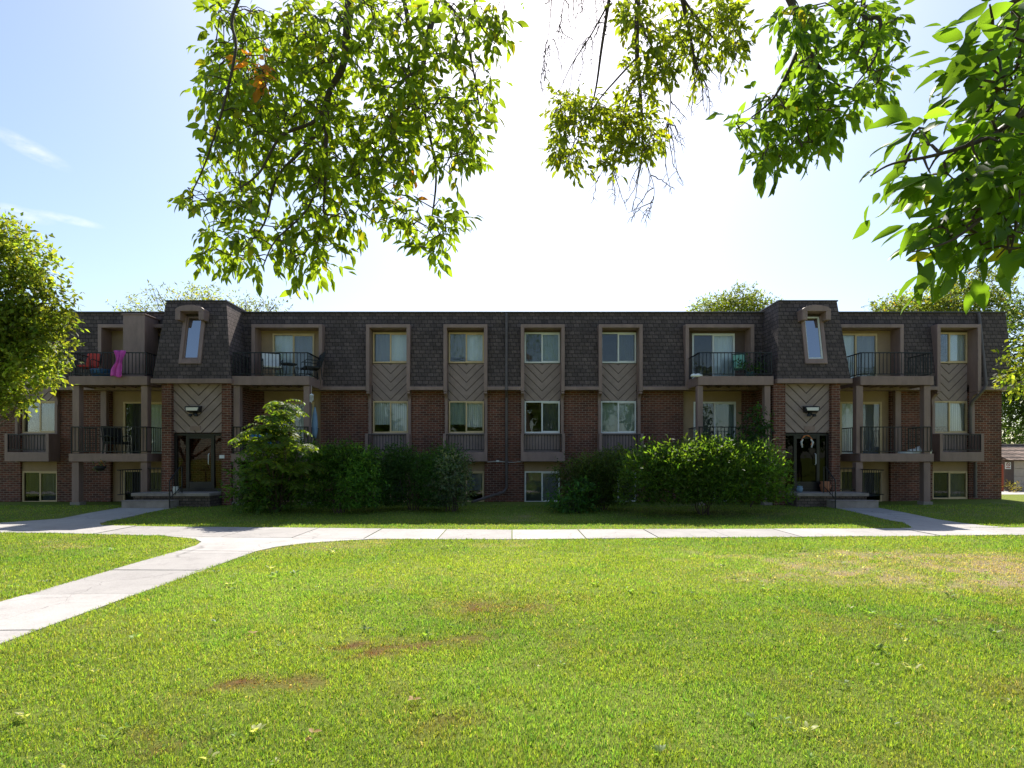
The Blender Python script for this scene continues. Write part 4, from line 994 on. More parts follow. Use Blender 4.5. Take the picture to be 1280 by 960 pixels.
bush('spreading_bush', 'large broad bush with sunlit leaf tips left of the right entrance', big, 30000, .12, (.06, .115, .018), out=1.0, shell=.65, droop=-.1, aspect=.33, zmin=.42)
mid = lump_field(PX(706, 17.0), PX(792, 17.0), 16.6, 17.2, lambda t: 1.6 + .4 * t, 6, .55, seed=5)
bush('dark_bush', 'dark low bush right of the middle ground floor window', mid, 18000, .085, (.06, .095, .026))
hedge = lump_field(PX(468, 16.9), PX(566, 16.9), 16.6, 17.3, lambda t: 1.9 + .12 * math.sin(t * 9 - .6), 6, .55, seed=6)
bush('dense_bush', 'dense dark bush under the first double window from the left entrance', hedge, 24000, .085, (.044, .10, .024))
hb2 = lump_field(PX(398, 16.4), PX(462, 16.4), 16.1, 16.6, lambda t: 1.8 + .18 * math.sin(math.pi * t), 4, .5, seed=7)
bush('broadleaf_bush', 'mid green arching bush between the sumac and the dense dark bush', hb2, 13000, .11, (.062, .135, .024), out=1.1, aspect=.36)
vg = [(PX(560, 16.5), 16.5, 1.15, .36, .35, .7), (PX(552, 16.5), 16.5, .7, .4, .3, .55), (PX(575, 16.6), 16.7, .9, .34, .3, .75)]
bush('variegated_bush', 'grey green variegated bush at the right end of the dense dark bush', vg, 4200, .085, (.11, .15, .10), aspect=.5)
wd = [(PX(706, 16.4), 16.4, .35, .45, .3, .35), (PX(728, 16.4), 16.4, .5, .35, .3, .5)]
bush('weed_clump', 'leafy weed clump beside the middle ground floor window', wd, 1100, .13, (.05, .12, .03), 'weed', detail=1, aspect=.4)
# sumac-like sapling: arching compound leaves
def compound(parent, name, bases, nleaf, ln, leaflet, col, mat, up=.8, spread=1.0):
    Ps, A, Nn, Ls, Cs = [], [], [], [], []; mbt = MB()
    for (bx, by, bz) in bases:
        for k in range(nleaf):
            t = RNG.uniform(0, 2 * np.pi); l = ln * RNG.uniform(.7, 1.15)
            d = np.array([math.cos(t) * spread, math.sin(t) * spread * .8, up * RNG.uniform(.5, 1.3)]); d /= np.linalg.norm(d)
            pts = []; p = np.array([bx, by, bz]) + RNG.normal(size=3) * .03
            m = 9
            for j in range(m):
                pts.append(p.copy()); p = p + d * l / m; d = d + np.array([0, -.03, -.2]); d /= np.linalg.norm(d)
            mbt.tube(pts, [.006 * (1 - .7 * j / m) for j in range(m)], 4, False)
            for j in range(1, m):
                dd = pts[min(j + 1, m - 1)] - pts[j - 1]; dd = dd / np.linalg.norm(dd)
                sd = np.cross(dd, [0, 0, 1.]); sd = sd / max(np.linalg.norm(sd), 1e-6); nn = np.cross(sd, dd)
                for s in (-1, 1):
                    Ps.append(pts[j]); A.append(sd * s + dd * .45 + np.array([0, 0, -.2])); Nn.append(nn + RNG.normal(size=3) * .5 + np.array([0, -.5, 0]))
                    Ls.append(leaflet * (1 - .35 * abs(j / m - .4)) * RNG.uniform(.85, 1.15))
    Ps, A, Nn, Ls = map(np.array, (Ps, A, Nn, Ls))
    V, T, C = leaves(Ps, A, Nn, Ls, Ls * .33, leaf_cols(len(Ps), col, .2), 1)
    return fast_mesh(name, V, T, C, mat, parent), mbt
E = empty('sumac_sapling', (PX(345, 16.3), 16.3, .1)); tag(E, 'tall sumac sapling with sunlit feathery top in front of the left balconies', 'sapling')
sb = []
for (px, py, Y) in ((352, 508, 15.6), (360, 520, 15.5), (340, 525, 15.4), (335, 538, 15.4), (362, 542, 15.4), (322, 543, 15.4), (345, 550, 15.3), (375, 560, 15.5), (330, 562, 15.3), (358, 566, 15.3), (312, 556, 15.5), (385, 585, 15.9), (340, 580, 15.4), (365, 590, 15.8), (318, 595, 15.9), (345, 605, 15.9), (382, 606, 16.2), (318, 615, 16.2)): sb.append(P3(px, py, Y))
fo, mt = compound(E, 'foliage', sb, 15, .66, .18, (.085, .14, .018), M['leaf'])
foliage('foliage', 5200, [(PX(320, 16.5), 16.5, .8, .55, .5, .7), (PX(345, 16.5), 16.5, .95, .75, .5, .75), (PX(372, 16.5), 16.6, 1.35, .5, .4, .65), (PX(340, 16.5), 16.6, 1.6, .6, .4, .5)], .15, (.062, .125, .024), M['leaf'], E, aspect=.36, sprig=7, out=.9, zmin=.12)
for p in sb: mt.tube([(PX(345, 16.6) + random.uniform(-.15, .15), 16.6, .05), ((p[0] + PX(345, 16.6)) / 2, (p[1] + 16.6) / 2 + .05, p[2] * .55), p], [.022, .016, .008], 5)
mt.build('stem', M['twig'], E)
# vine-like sapling behind the big bush
E = empty('climbing_sapling', (PX(938, 17.6), 17.6, .1)); tag(E, 'slender climbing sapling rising behind the large bush against the balcony post', 'sapling')
foliage('foliage', 900, [(PX(940, 17.6), 17.6, 2.3, .4, .3, .6), (PX(950, 17.6), 17.7, 2.75, .25, .25, .5), (PX(925, 17.6), 17.6, 1.9, .3, .3, .4)], .13, (.035, .085, .018), M['leaf'], E, detail=1, droop=.6, aspect=.38)
mb = MB()
for k in range(4): branchy(mb, (PX(938, 17.6), 17.6, .1), (PX(938 + random.uniform(-16, 16), 17.6), 17.6, random.uniform(2.2, 3.1)), .014, .005, .2, 6, 5)
mb.build('stem', M['twig'], E)
gw = [(PX(1262, 24.2), 24.2, .42, .3, .2, .2), (PX(1272, 24.2), 24.3, .38, .3, .2, .15)]
bush('dry_weed', 'thin yellowish weed growing in front of the garage', gw, 220, .12, (.14, .13, .04), 'weed', aspect=.25)

# ------------------------------------------------------------------ trees behind and beside
def tree(name, label, base, crown, n, leaf, col, trunk_r, top, group=None, mat=None, limbs=9, **kw):
    E = empty(name, base); tag(E, label, 'tree', group)
    mb = MB(); b = Vector(base); t = Vector(top); pts = branchy(mb, b - Vector((0, 0, .1)), t, trunk_r, trunk_r * .35, .08, 7, 10)
    mb.build('trunk', M['bark'], E)
    mb = MB(); cr = list(crown); random.shuffle(cr)
    for c in cr[:limbs]:
        s = pts[random.randint(2, 6)]; e = Vector(c[:3]) + Vector((0, 0, c[5] * .3)); bp = branchy(mb, s, e, trunk_r * .35, trunk_r * .06, .2, 6, 6)
        for _ in range(4): branchy(mb, bp[random.randint(2, 5)], Vector(c[:3]) + Vector([random.uniform(-.8, .8) * c[3 + i] for i in range(3)]), trunk_r * .1, trunk_r * .025, .2, 4, 5)
    mb.build('limb', M['bark'], E)
    foliage('crown', n, crown, leaf, col, mat or M['leaf'], E, **kw)
    return E
def crown_lumps(c, r, n, rad, seed, flat=1.0):
    rr = random.Random(seed); out = []
    for k in range(n):
        v = Vector((rr.gauss(0, 1), rr.gauss(0, 1), rr.gauss(0, 1))).normalized() * rr.uniform(.45, .95)
        s = rad * rr.uniform(.7, 1.3); out.append((c[0] + v.x * r[0], c[1] + v.y * r[1], c[2] + v.z * r[2], s, s, s * .75 * flat))
    return out
# left tree (crown lit from behind, trunk just outside the frame)
LT = crown_lumps((-13.3, 13.6, 5.0), (2.3, 2.2, 2.2), 40, .55, 3) + [(PX(x, 13.4), 13.3, PZ(y, 13.4), r_, r_, r_ * .8) for x, y, r_ in ((-15, 297, .5), (10, 296, .42), (34, 316, .5), (58, 338, .42), (5, 335, .5), (-40, 300, .6), (70, 378, .4), (30, 360, .5), (64, 432, .5), (40, 462, .5), (10, 492, .42), (-12, 480, .6), (62, 470, .3), (78, 405, .3), (20, 420, .6), (45, 400, .5), (28, 505, .25))]
tree('leafy_tree', 'bushy green tree in front of the left end of the apartments', (-13.6, 13.7, 0), LT, 42000, .13, (.122, .168, .032), .2, (-13.3, 13.6, 5.2), detail=0, aspect=.5, yellow=.02, droop=.4, shell=.35, out=.9, limbs=18, ycol=(.2, .2, .03))
# feathery tree behind the left bay
FT = [(PX(x, 40), 40 + d, PZ(y, 40), rx, rx, rz) for x, y, d, rx, rz in ((175, 385, 0, 1.3, .7), (215, 372, 1, 1.5, .9), (260, 370, 0, 1.5, 1.0), (300, 378, 1, 1.3, .8), (325, 384, 0, 1.1, .6), (240, 360, 1, 1.0, .5), (195, 362, 0, .7, .4), (345, 382, 0, .8, .5), (160, 392, 0, 1.2, .8), (250, 395, 0, 3.5, 1.5), (290, 400, 0, 3.0, 1.4))]
tree('feathery_tree', 'thin feathery tree showing above the roof behind the left entrance bay', (PX(250, 40), 40.5, 0), FT, 5200, .24, (.12, .15, .055), .28, (PX(250, 40), 40.3, 10.5), shell=.2, aspect=.3, limbs=11)
CT = [(PX(x, 42), 42 + d, PZ(y, 42), rx, rx, rz) for x, y, d, rx, rz in ((880, 388, 0, 1.1, .7), (905, 378, 1, 1.2, .9), (930, 370, 0, 1.1, .8), (948, 378, 1, 1.1, .8), (920, 392, 0, 2.2, 1.2), (962, 388, 0, 1.0, .8))]
tree('rounded_tree', 'small rounded tree top showing above the roof left of the right entrance bay', (PX(925, 42), 42, 0), CT, 7500, .2, (.10, .14, .03), .25, (PX(925, 42), 42, 11), shell=.4, aspect=.45, limbs=6)
RT = [(PX(x, 38), 38 + d, PZ(y, 38), rx, rx, rz) for x, y, d, rx, rz in ((1110, 385, 0, 1.2, .6), (1140, 378, 1, 1.3, .8), (1170, 372, 0, 1.4, 1.0), (1205, 366, 1, 1.5, 1.1), (1235, 360, 0, 1.6, 1.2), (1180, 395, 0, 2.4, 1.2), (1230, 392, 0, 2.2, 1.4), (1125, 395, 0, 1.5, .8), (1212, 350, 0, 1.0, .7))]
tree('pale_tree', 'pale yellowish green tree above the roof at the right end', (PX(1190, 38), 38, 0), RT, 13000, .22, (.105, .145, .04), .3, (PX(1195, 38), 38, 11.5), shell=.4, aspect=.45, limbs=8, yellow=.02)
DT = crown_lumps((PX(1300, 34), 34, 7.2), (4.2, 3.5, 4.6), 30, 1.25, 9) + crown_lumps((PX(1290, 33), 34, 3.6), (2.8, 2.0, 1.6), 8, 1.0, 10)
tree('dark_tree', 'tall dense dark green tree behind the garage', (PX(1305, 34), 34.3, 0), DT, 22000, .2, (.05, .085, .02), .35, (PX(1300, 34), 34, 9), shell=.5, aspect=.45)
bk = [(x_, 37 + (i % 3), 2.2 + .5 * (i % 2), 2.0, 1.6, 2.4) for i, x_ in enumerate(np.arange(26, 52, 1.9))]
bush('boundary_hedge', 'dark overgrown hedge showing between the garage roof and the trees', bk, 16000, .2, (.03, .06, .018), 'hedge', aspect=.5)
# low branch of a tree standing just outside the right of the frame
ST = [(PX(1282, 13), 13, PZ(455, 13), .55, .45, .3), (PX(1262, 13), 12.8, PZ(482, 13), .3, .3, .13), (PX(1295, 13), 13.2, PZ(470, 13), .6, .5, .35), (PX(1290, 13), 13, PZ(436, 13), .45, .5, .3)] + crown_lumps((15.2, 13.2, 5.0), (1.9, 1.7, 1.3), 10, .7, 14)
tree('drooping_tree', 'sunlit drooping leafy branch in front of the right end of the apartments', (15.2, 13.3, .05), ST, 6500, .12, (.095, .135, .022), .16, (15.2, 13.2, 5.0), aspect=.5, droop=.5, cut=lambda P: P[:, 0] > (1243 - 640) * P[:, 1] / F)

# ------------------------------------------------------------------ overhanging foreground trees
def poly_sample(poly, n, gap_scale=.02, gap=.42, seed=0):
    xs = [p[0] for p in poly]; ys = [p[1] for p in poly]; out = []
    while len(out) < n:
        px = RNG.uniform(min(xs), max(xs), 4000); py = RNG.uniform(min(ys), max(ys), 4000)
        k = in_poly(px, py, poly)
        nz_ = .6 * vnoise(px, py, gap_scale, 40 + seed) + .4 * vnoise(px, py, gap_scale * 2.7, 50 + seed)
        k &= nz_ > gap * RNG.uniform(.75, 1.2, 4000)
        out += list(zip(px[k], py[k]))
    return np.array(out[:n])
class NearTree:
    def __init__(s, name, label, trunk):
        s.E = empty(name, trunk[0]); tag(s.E, label, 'tree'); s.limb = MB(); s.nodes = []
        m = MB(); m.tube(trunk[1], trunk[2], 12); m.build('trunk', M['bark'], s.E)
    def skel(s, pts, r0, r1, world=False, Y=None):
        p = [Vector(q) if world else Vector(P3(*q)) for q in pts]
        # Catmull-Rom smoothing
        q = []
        for i in range(len(p) - 1):
            a, b, c, d = p[max(i - 1, 0)], p[i], p[i + 1], p[min(i + 2, len(p) - 1)]
            for k in range(5):
                t = k / 5; q.append(.5 * ((2 * b) + (c - a) * t + (2 * a - 5 * b + 4 * c - d) * t * t + (3 * b - a - 3 * c + d) * t ** 3))
        q.append(p[-1]); n = len(q)
        s.limb.tube(q, [r0 + (r1 - r0) * i / (n - 1) for i in range(n)], 7)
        s.nodes += [(v, r0 + (r1 - r0) * i / (n - 1)) for i, v in enumerate(q)]
    def sprays(s, targets, lf=(.075, .122, .016), size=.085, per=6, brown=None, reach=.55, droop=.55, bias=(0, 0, 0), old=.05):
        nod = np.array([tuple(v) for v, _ in s.nodes]); Ps, A, Nn, Ls, Cs = [], [], [], [], []
        order = np.argsort([np.min(np.sum((nod - t) ** 2, 1)) for t in targets])
        extra = []
        for ti in order:
            t = targets[ti]
            allp = nod if not extra else np.concatenate([nod, np.array(extra)])
            d2 = np.sum((allp - t) ** 2, 1) + (allp[:, 2] < t[2] - .1) * .05
            a = allp[np.argmin(d2)]; dv = t - a; ln = np.linalg.norm(dv)
            if ln > .02:
                mid = (a + t) / 2 + RNG.normal(size=3) * ln * .1 + np.array([0, 0, ln * .1])
                s.limb.tube([a, mid, t], [.005 + .003 * min(ln, 1), .004, .0025], 4, False)
                extra += [mid, t]
            tw = dv / max(ln, 1e-6); tw = tw * .6 + RNG.normal(size=3) * .45 + np.array([0, 0, -.25]); tw /= np.linalg.norm(tw)
            isb = brown is not None and brown(t)
            shade = math.exp(RNG.normal() * .16)
            for j in range(per):
                u = j / max(1, per - 1)
                p = t + tw * size * (u * 1.6) + RNG.normal(size=3) * size * .12
                sd = np.cross(tw, [0, 0, 1.]); sd /= max(np.linalg.norm(sd), 1e-6)
                ax = tw * (.5 + .5 * u) + sd * (1 if j % 2 else -1) * (.9 - .7 * u) + RNG.normal(size=3) * .35 + np.array([0, 0, -droop]) + np.array(bias)
                Ps.append(p); A.append(ax); Nn.append(RNG.normal(size=3) * .55 + np.array([0, -.1, .8])); Ls.append(size * RNG.uniform(.55, 1.3))
                c = np.array((.22, .10, .03) if isb else lf) * shade * RNG.uniform(.75, 1.25)
                if not isb and RNG.random() < old: c = np.array((.12, .135, .015))
                Cs.append(c)
        Ps, A, Nn, Ls, Cs = map(np.array, (Ps, A, Nn, Ls, Cs))
        V, T, C = leaves(Ps, A, Nn, Ls, Ls * RNG.uniform(.36, .5, len(Ls)), Cs, 2)
        return fast_mesh('foliage', V, T, C, M['leaf_near'], s.E, True)
    def twigs(s, n, poly, Y, down=True):
        tp = poly_sample(poly, n, .02, .1)
        for px, py in tp:
            Yk = Y + RNG.uniform(-.3, .3); e = np.array(P3(px, py, Yk))
            nod = np.array([tuple(v) for v, _ in s.nodes]); a = nod[np.argmin(np.sum((nod - e) ** 2, 1) + (nod[:, 2] < e[2]) * 1.0)]
            # hanging twig: leaves the bough sideways, then droops and flicks out at the tip
            up = nod[(nod[:, 2] > e[2] + .25)]
            if len(up): a = up[np.argmin(np.sum((up - e) ** 2 * np.array([1.6, .4, .35]), 1))]
            ln = np.linalg.norm(e - a); sw = RNG.normal(size=3) * .06 * ln; pts = []
            for q in range(9):
                t_ = q / 8; p = a + (e - a) * np.array([t_ ** .8, t_, t_ ** 1.25]) + sw * math.sin(math.pi * t_) + RNG.normal(size=3) * .006; pts.append(p)
            s.limb.tube(pts, [.0065 - .004 * q / 8 for q in range(9)], 4, False)
            for k in range(3):
                q = RNG.integers(3, 8); b = pts[q]; l2 = ln * RNG.uniform(.1, .25); dr_ = np.array([RNG.normal() * .5, RNG.normal() * .4, -.8]); dr_ /= np.linalg.norm(dr_)
                s.limb.tube([b, b + dr_ * l2 * .5 + np.array([RNG.normal() * .02, 0, .01]), b + dr_ * l2 + np.array([RNG.normal() * .03, 0, -.02])], [.0038, .003, .002], 4, False)
    def done(s): s.limb.build('limb', M['twig'], s.E, smooth=True)
def at_depth(tp, Y, jit): return np.array([P3(px, py, Y + RNG.uniform(-jit, jit)) for px, py in tp])

# --- big ash behind the camera: left, middle and right-of-middle hanging sprays
A = NearTree('ash_tree', 'tall ash tree with leafy boughs hanging overhead at left and middle',
             ((.9, -3.2, 0), [(.9, -3.2, -.2), (.9, -3.2, .4), (.95, -3.1, 2.5), (.9, -2.9, 4.6), (.8, -2.4, 6.2)], [.5, .4, .33, .3, .24]))
A.skel([(.8, -2.4, 6.1), (.2, -.2, 7.6), (-.5, 2.6, 7.4), (-1.1, 3.9, 6.0), P3(437, -5, 4.3)], .16, .035, True)
A.skel([(437, -5, 4.3), (433, 45, 4.3), (428, 85, 4.3), (412, 115, 4.3), (408, 160, 4.25), (407, 215, 4.2), (404, 265, 4.2)], .034, .008)
A.skel([(412, 112, 4.3), (395, 150, 4.2), (352, 170, 4.1), (325, 215, 4.0), (300, 235, 4.0)], .018, .005)
A.skel([(407, 155, 4.25), (375, 190, 4.2), (345, 225, 4.2), (330, 280, 4.1), (300, 315, 4.1)], .016, .004)
A.skel([(407, 200, 4.2), (385, 260, 4.1), (345, 300, 4.0), (330, 330, 4.0)], .010, .004)
A.skel([(-.5, 2.6, 7.4), (-.75, 4.2, 6.6), P3(548, -5, 4.9)], .09, .03, True)
A.skel([(548, -5, 4.9), (532, 60, 4.8), (524, 110, 4.7), (500, 150, 4.6), (478, 195, 4.5), (450, 225, 4.5)], .028, .006)
A.skel([(524, 110, 4.7), (535, 160, 4.6), (545, 215, 4.6), (540, 270, 4.5), (530, 305, 4.5)], .014, .004)
A.skel([(505, -5, 4.9), (512, 60, 4.7), (505, 120, 4.6)], .02, .005)
A.skel([(-1.1, 3.9, 6.0), P3(300, -5, 4.2), P3(295, 60, 4.1), P3(280, 130, 4.0), P3(258, 200, 4.0), P3(240, 240, 4.0)], .014, .004, True)
A.skel([(592, -5, 4.7), (600, 30, 4.7), (618, 55, 4.7)], .01, .003); A.skel([(548, -5, 4.9), (575, 25, 4.8), (592, 90, 4.7), (600, 140, 4.7)], .016, .004)
PL = [(248, 0), (600, 0), (585, 40), (600, 80), (615, 95), (617, 130), (600, 165), (590, 200), (560, 235), (577, 265), (568, 300), (548, 325), (524, 312), (500, 278), (478, 288), (455, 262), (440, 300), (422, 325), (395, 340), (365, 350), (345, 338), (300, 325), (262, 340), (246, 330), (242, 310), (262, 285), (255, 262), (228, 250), (226, 236), (250, 222), (244, 165), (262, 145), (254, 115), (262, 60), (282, 35)]
def not_hole(tp): return tp[~(((tp[:, 0] - 443) / 18) ** 2 + ((tp[:, 1] - 112) / 26) ** 2 < 1)]
brown = lambda t: (lambda px, py: ((px - 515) / 32) ** 2 + ((py - 240) / 17) ** 2 < 1 and RNG.random() < .8 or (((px - 322) / 10) ** 2 + ((py - 90) / 8) ** 2 < 1))(640 + t[0] * F / t[1], 572 - (t[2] - CAMZ) * F / t[1])
t1 = not_hole(poly_sample(PL, 800, .03, .46, 1)); t2 = not_hole(poly_sample([p for p in PL if p[1] < 235] , 430, .030, .44, 2))
A.sprays(at_depth(t1, 4.25, .35), brown=brown, size=.088)
A.sprays(at_depth(t2, 4.8, .4), brown=brown, size=.088)
A.sprays(at_depth(poly_sample([(590, 0), (632, 0), (632, 40), (618, 62), (600, 48)], 26, .03, .1, 3), 4.7, .2), size=.09)
# middle: half bare, finer leaves farther off
A.skel([(.2, -.2, 7.6), (.8, 2.6, 8.4), (1.0, 5.0, 8.0), P3(797, -5, 6.2)], .12, .04, True)
A.skel([(797, -5, 6.2), (796, 60, 6.2), (800, 110, 6.2), (803, 160, 6.2), (802, 205, 6.2)], .034, .006)
A.skel([(762, -5, 6.2), (752, 60, 6.2), (745, 110, 6.2), (735, 150, 6.2)], .02, .005); A.skel([(760, 5, 6.2), (738, 45, 6.1), (715, 80, 6.1), (700, 112, 6.1)], .010, .003)
A.skel([(798, 70, 6.2), (770, 100, 6.2), (745, 130, 6.2), (722, 170, 6.2), (705, 205, 6.2)], .012, .003); A.skel([(799, 80, 6.2), (782, 130, 6.2), (772, 175, 6.2), (765, 205, 6.2)], .010, .003)
A.skel([(800, 30, 6.2), (825, 80, 6.2), (838, 120, 6.2), (835, 155, 6.2)], .012, .003); A.skel([(1.0, 5.0, 8.0), P3(852, -5, 6.0), P3(862, 40, 6.0), P3(870, 80, 5.9), P3(885, 110, 5.9)], .03, .004, True)
A.skel([(855, 0, 6.0), (880, 35, 6.0), (905, 60, 6.0), (925, 80, 6.0)], .014, .003); A.skel([(797, 0, 6.2), (715, -8, 6.2), (700, 30, 6.2), (680, 70, 6.2)], .008, .002)
A.skel([(690, -5, 6.2), (686, 40, 6.2), (678, 90, 6.2)], .006, .002); A.skel([(803, 190, 6.2), (812, 215, 6.2), (818, 240, 6.2), (812, 268, 6.2)], .006, .0015); A.skel([(760, 195, 6.2), (750, 220, 6.2), (735, 240, 6.2)], .005, .0015)
PM1 = [(692, 118), (720, 112), (762, 132), (800, 140), (832, 145), (828, 165), (812, 195), (780, 203), (768, 212), (740, 205), (712, 226), (702, 215), (690, 195), (694, 165), (688, 140)]
PM2 = [(768, 0), (925, 0), (930, 50), (915, 88), (880, 100), (850, 130), (838, 122), (815, 105), (795, 60), (775, 30)]
A.sprays(at_depth(poly_sample(PM1, 360, .035, .42, 4), 6.2, .35), size=.082, lf=(.085, .12, .016))
A.sprays(at_depth(poly_sample(PM2, 300, .035, .46, 5), 6.1, .4), size=.085, lf=(.085, .122, .016))
A.sprays(at_depth(poly_sample([(770, 60), (800, 60), (830, 130), (800, 140), (775, 120)], 45, .03, .3, 6), 6.1, .3), size=.082, lf=(.085, .12, .016))
A.twigs(36, [(675, 0), (765, 0), (760, 60), (720, 125), (680, 125)], 6.2); A.twigs(30, [(735, 205), (860, 165), (855, 235), (812, 290), (790, 288), (740, 250)], 6.2); A.twigs(14, [(850, 110), (905, 95), (895, 165), (850, 150)], 6.1)
A.done()
# canopy overhead, beyond the top of the frame, that shades parts of the sprays
foliage('crown', 6500, [(-2.6, 9.0, 10.2, 1.6, 1.4, .9), (-.6, 9.6, 10.8, 1.6, 1.4, .9), (1.6, 9.8, 11.2, 1.7, 1.4, .9), (-1.2, 6.5, 9.4, 1.7, 1.5, .9), (.8, 5.0, 10.0, 2, 2, 1.0), (0, 1.5, 9.6, 2.5, 2.5, 1.2), (-2.5, 2.0, 9.0, 2, 2, 1), (1.5, -3, 9.5, 3, 3, 1.5)], .11, (.05, .1, .014), M['leaf_near'], A.E, aspect=.45)

# --- second tree: right of middle, nearer
Bt = NearTree('maple_tree', 'broad leaved tree whose big dark leaves crowd the right edge overhead', ((5.2, -1.8, 0), [(5.2, -1.8, -.2), (5.2, -1.8, .4), (5.1, -1.7, 3.0), (4.6, -1.2, 5.2)], [.42, .34, .27, .2]))
Bt.skel([(4.6, -1.2, 5.2), (3.6, 1.4, 6.4), (2.4, 3.2, 5.6), P3(990, -5, 3.7)], .13, .028, True)
Bt.skel([(985, -5, 3.7), (1000, 30, 3.7), (1010, 60, 3.7), (1025, 85, 3.7), (1050, 108, 3.65)], .024, .005); Bt.skel([(1005, 45, 3.7), (985, 90, 3.6), (965, 125, 3.6), (935, 150, 3.6)], .014, .004)
Bt.skel([(1020, 75, 3.7), (1020, 120, 3.7), (1000, 165, 3.7), (975, 195, 3.7)], .010, .003); Bt.skel([(2.4, 3.2, 5.6), P3(1080, -5, 3.7), P3(1100, 25, 3.6), P3(1095, 70, 3.6), P3(1070, 105, 3.6)], .02, .003, True)
PR = [(912, 152), (948, 125), (968, 85), (982, 60), (975, 20), (980, 0), (1128, 0), (1130, 28), (1108, 50), (1115, 98), (1092, 128), (1072, 138), (1052, 170), (1018, 178), (985, 200), (960, 214), (948, 205), (958, 182), (938, 165), (918, 172)]
tpr = poly_sample(PR, 270, .032, .46, 7); tpr = tpr[~(((tpr[:, 0] - 1045) / 22) ** 2 + ((tpr[:, 1] - 78) / 18) ** 2 < 1)]
Bt.sprays(at_depth(tpr, 3.7, .35), size=.088, lf=(.058, .112, .016), old=.015)
# --- nearest: big leaves on the right
Bt.skel([(5.1, -1.7, 3.2), (4.2, -.6, 3.7), (2.9, .9, 3.35), P3(1300, 120, 1.9)], .1, .02, True)
Bt.skel([(1300, 120, 1.9), (1255, 160, 1.85), (1215, 180, 1.8), (1165, 195, 1.75), (1115, 205, 1.75), (1088, 220, 1.75)], .010, .002)
Bt.skel([(1300, 120, 1.9), (1275, 200, 1.8), (1240, 260, 1.75), (1190, 300, 1.7), (1140, 315, 1.7)], .008, .002)
Bt.skel([(2.9, .9, 3.35), P3(1290, -10, 2.1), P3(1250, 40, 2.1), P3(1232, 80, 2.05)], .015, .003, True); Bt.skel([(1275, 200, 1.8), (1270, 280, 1.8), (1255, 345, 1.8)], .006, .002)
PN = [(1290, 0), (1235, 0), (1222, 40), (1228, 90), (1205, 130), (1170, 155), (1125, 185), (1098, 208), (1105, 232), (1150, 228), (1180, 245), (1175, 285), (1130, 300), (1125, 318), (1180, 330), (1230, 330), (1262, 348), (1290, 345)]
tn = poly_sample(PN, 118, .02, .34, 8) + np.array([4, -14])
Bt.sprays(at_depth(tn, 1.85, .14), size=.092, lf=(.048, .10, .015), per=5, droop=.3, bias=(-.45, -.1, -.3), old=.008)
tn2 = poly_sample([(1300, 0), (1235, 0), (1225, 60), (1240, 110), (1215, 150), (1215, 330), (1260, 335), (1300, 335)], 95, .02, .25, 9) + np.array([12, -18])
Bt.sprays(at_depth(tn2, 2.3, .2), size=.095, lf=(.036, .082, .014), per=5, droop=.3, bias=(-.35, -.1, -.3), old=.0)
Bt.done()
foliage('crown', 4200, [(4.6, 6.5, 9.2, 1.2, 1.0, .6), (5.4, 3.4, 7.0, 1.5, 1.4, .9), (4.5, 0, 7.5, 2.6, 2.4, 1.4), (6.5, -2, 6.5, 2.5, 2.5, 1.5)], .11, (.05, .1, .014), M['leaf_near'], Bt.E, aspect=.45)

# trees across the lawn behind the viewer: what the window panes mirror
for i, (x_, y_, h_, r_) in enumerate(((-17, -20, 11, 5.0), (-6, -24, 13, 5.5), (6, -21, 10.5, 4.8), (17, -23, 12.5, 5.5), (29, -20, 11, 5.0), (-40, -24, 12, 5.5))):
    tree('broad_tree', 'broad green tree across the lawn behind the viewer', (x_, y_, 0), crown_lumps((x_, y_, h_ * .58), (r_, r_ * .8, h_ * .4), 26, 1.5, 60 + i), 5000, .5, (.06, .10, .02), .35, (x_, y_, h_ * .65), group='trees behind the viewer', aspect=.55, limbs=5)
# fallen leaves on the lawn
for i, (px, py, lab) in enumerate(((388, 931, 'curled brown fallen leaf nearest the viewer on the lawn'), (316, 798, 'pale dry fallen leaf on the lawn beside the path'), (515, 882, 'dry curled fallen leaf on the lawn between bare brown spots'))):
    Y = CAMZ * F / (py - 572) ; p = np.array([[PX(px, Y), Y, .045]])
    V = []; T = []; C = []
    for k in range(3):
        a, b, c = leaves(p + RNG.normal(size=(1, 3)) * .012, np.array([[math.cos(k * 2.2 + i), math.sin(k * 2.2 + i), .25]]), np.array([[.2, -.2, 1.]]), np.array([.055]), np.array([.03]), np.array([[.34, .22, .10]]), 1)
        T.append(b + sum(len(v) for v in V)); V.append(a); C.append(c)
    tag(fast_mesh('fallen_leaf', np.concatenate(V), np.concatenate(T), np.concatenate(C), M['leaf']), lab, 'leaf')

# ------------------------------------------------------------------ light, sky, camera
SUN_EL, SUN_AZ = 48.5, 4.0      # azimuth to the right of straight ahead
sd = bpy.data.lights.new('sun', 'SUN'); sd.energy = 5.0; sd.angle = R(.53); sd.color = (1.0, .94, .84)
so = bpy.data.objects.new('sun', sd); COL.objects.link(so)
dv = Vector((math.sin(R(SUN_AZ)) * math.cos(R(SUN_EL)), math.cos(R(SUN_AZ)) * math.cos(R(SUN_EL)), math.sin(R(SUN_EL))))
so.rotation_euler = dv.to_track_quat('Z', 'Y').to_euler(); so.location = (0, 0, 30)
w = bpy.data.worlds.new('World'); sc.world = w; w.use_nodes = True; nt = w.node_tree
bg = nt.nodes['Background']
sky = nt.nodes.new('ShaderNodeTexSky'); sky.sky_type = 'NISHITA'; sky.sun_disc = False
sky.sun_elevation = R(SUN_EL); sky.sun_rotation = R(SUN_AZ); sky.altitude = 200; sky.air_density = 1.0; sky.dust_density = 1.3; sky.ozone_density = 1.0
bg.inputs['Strength'].default_value = 0.1
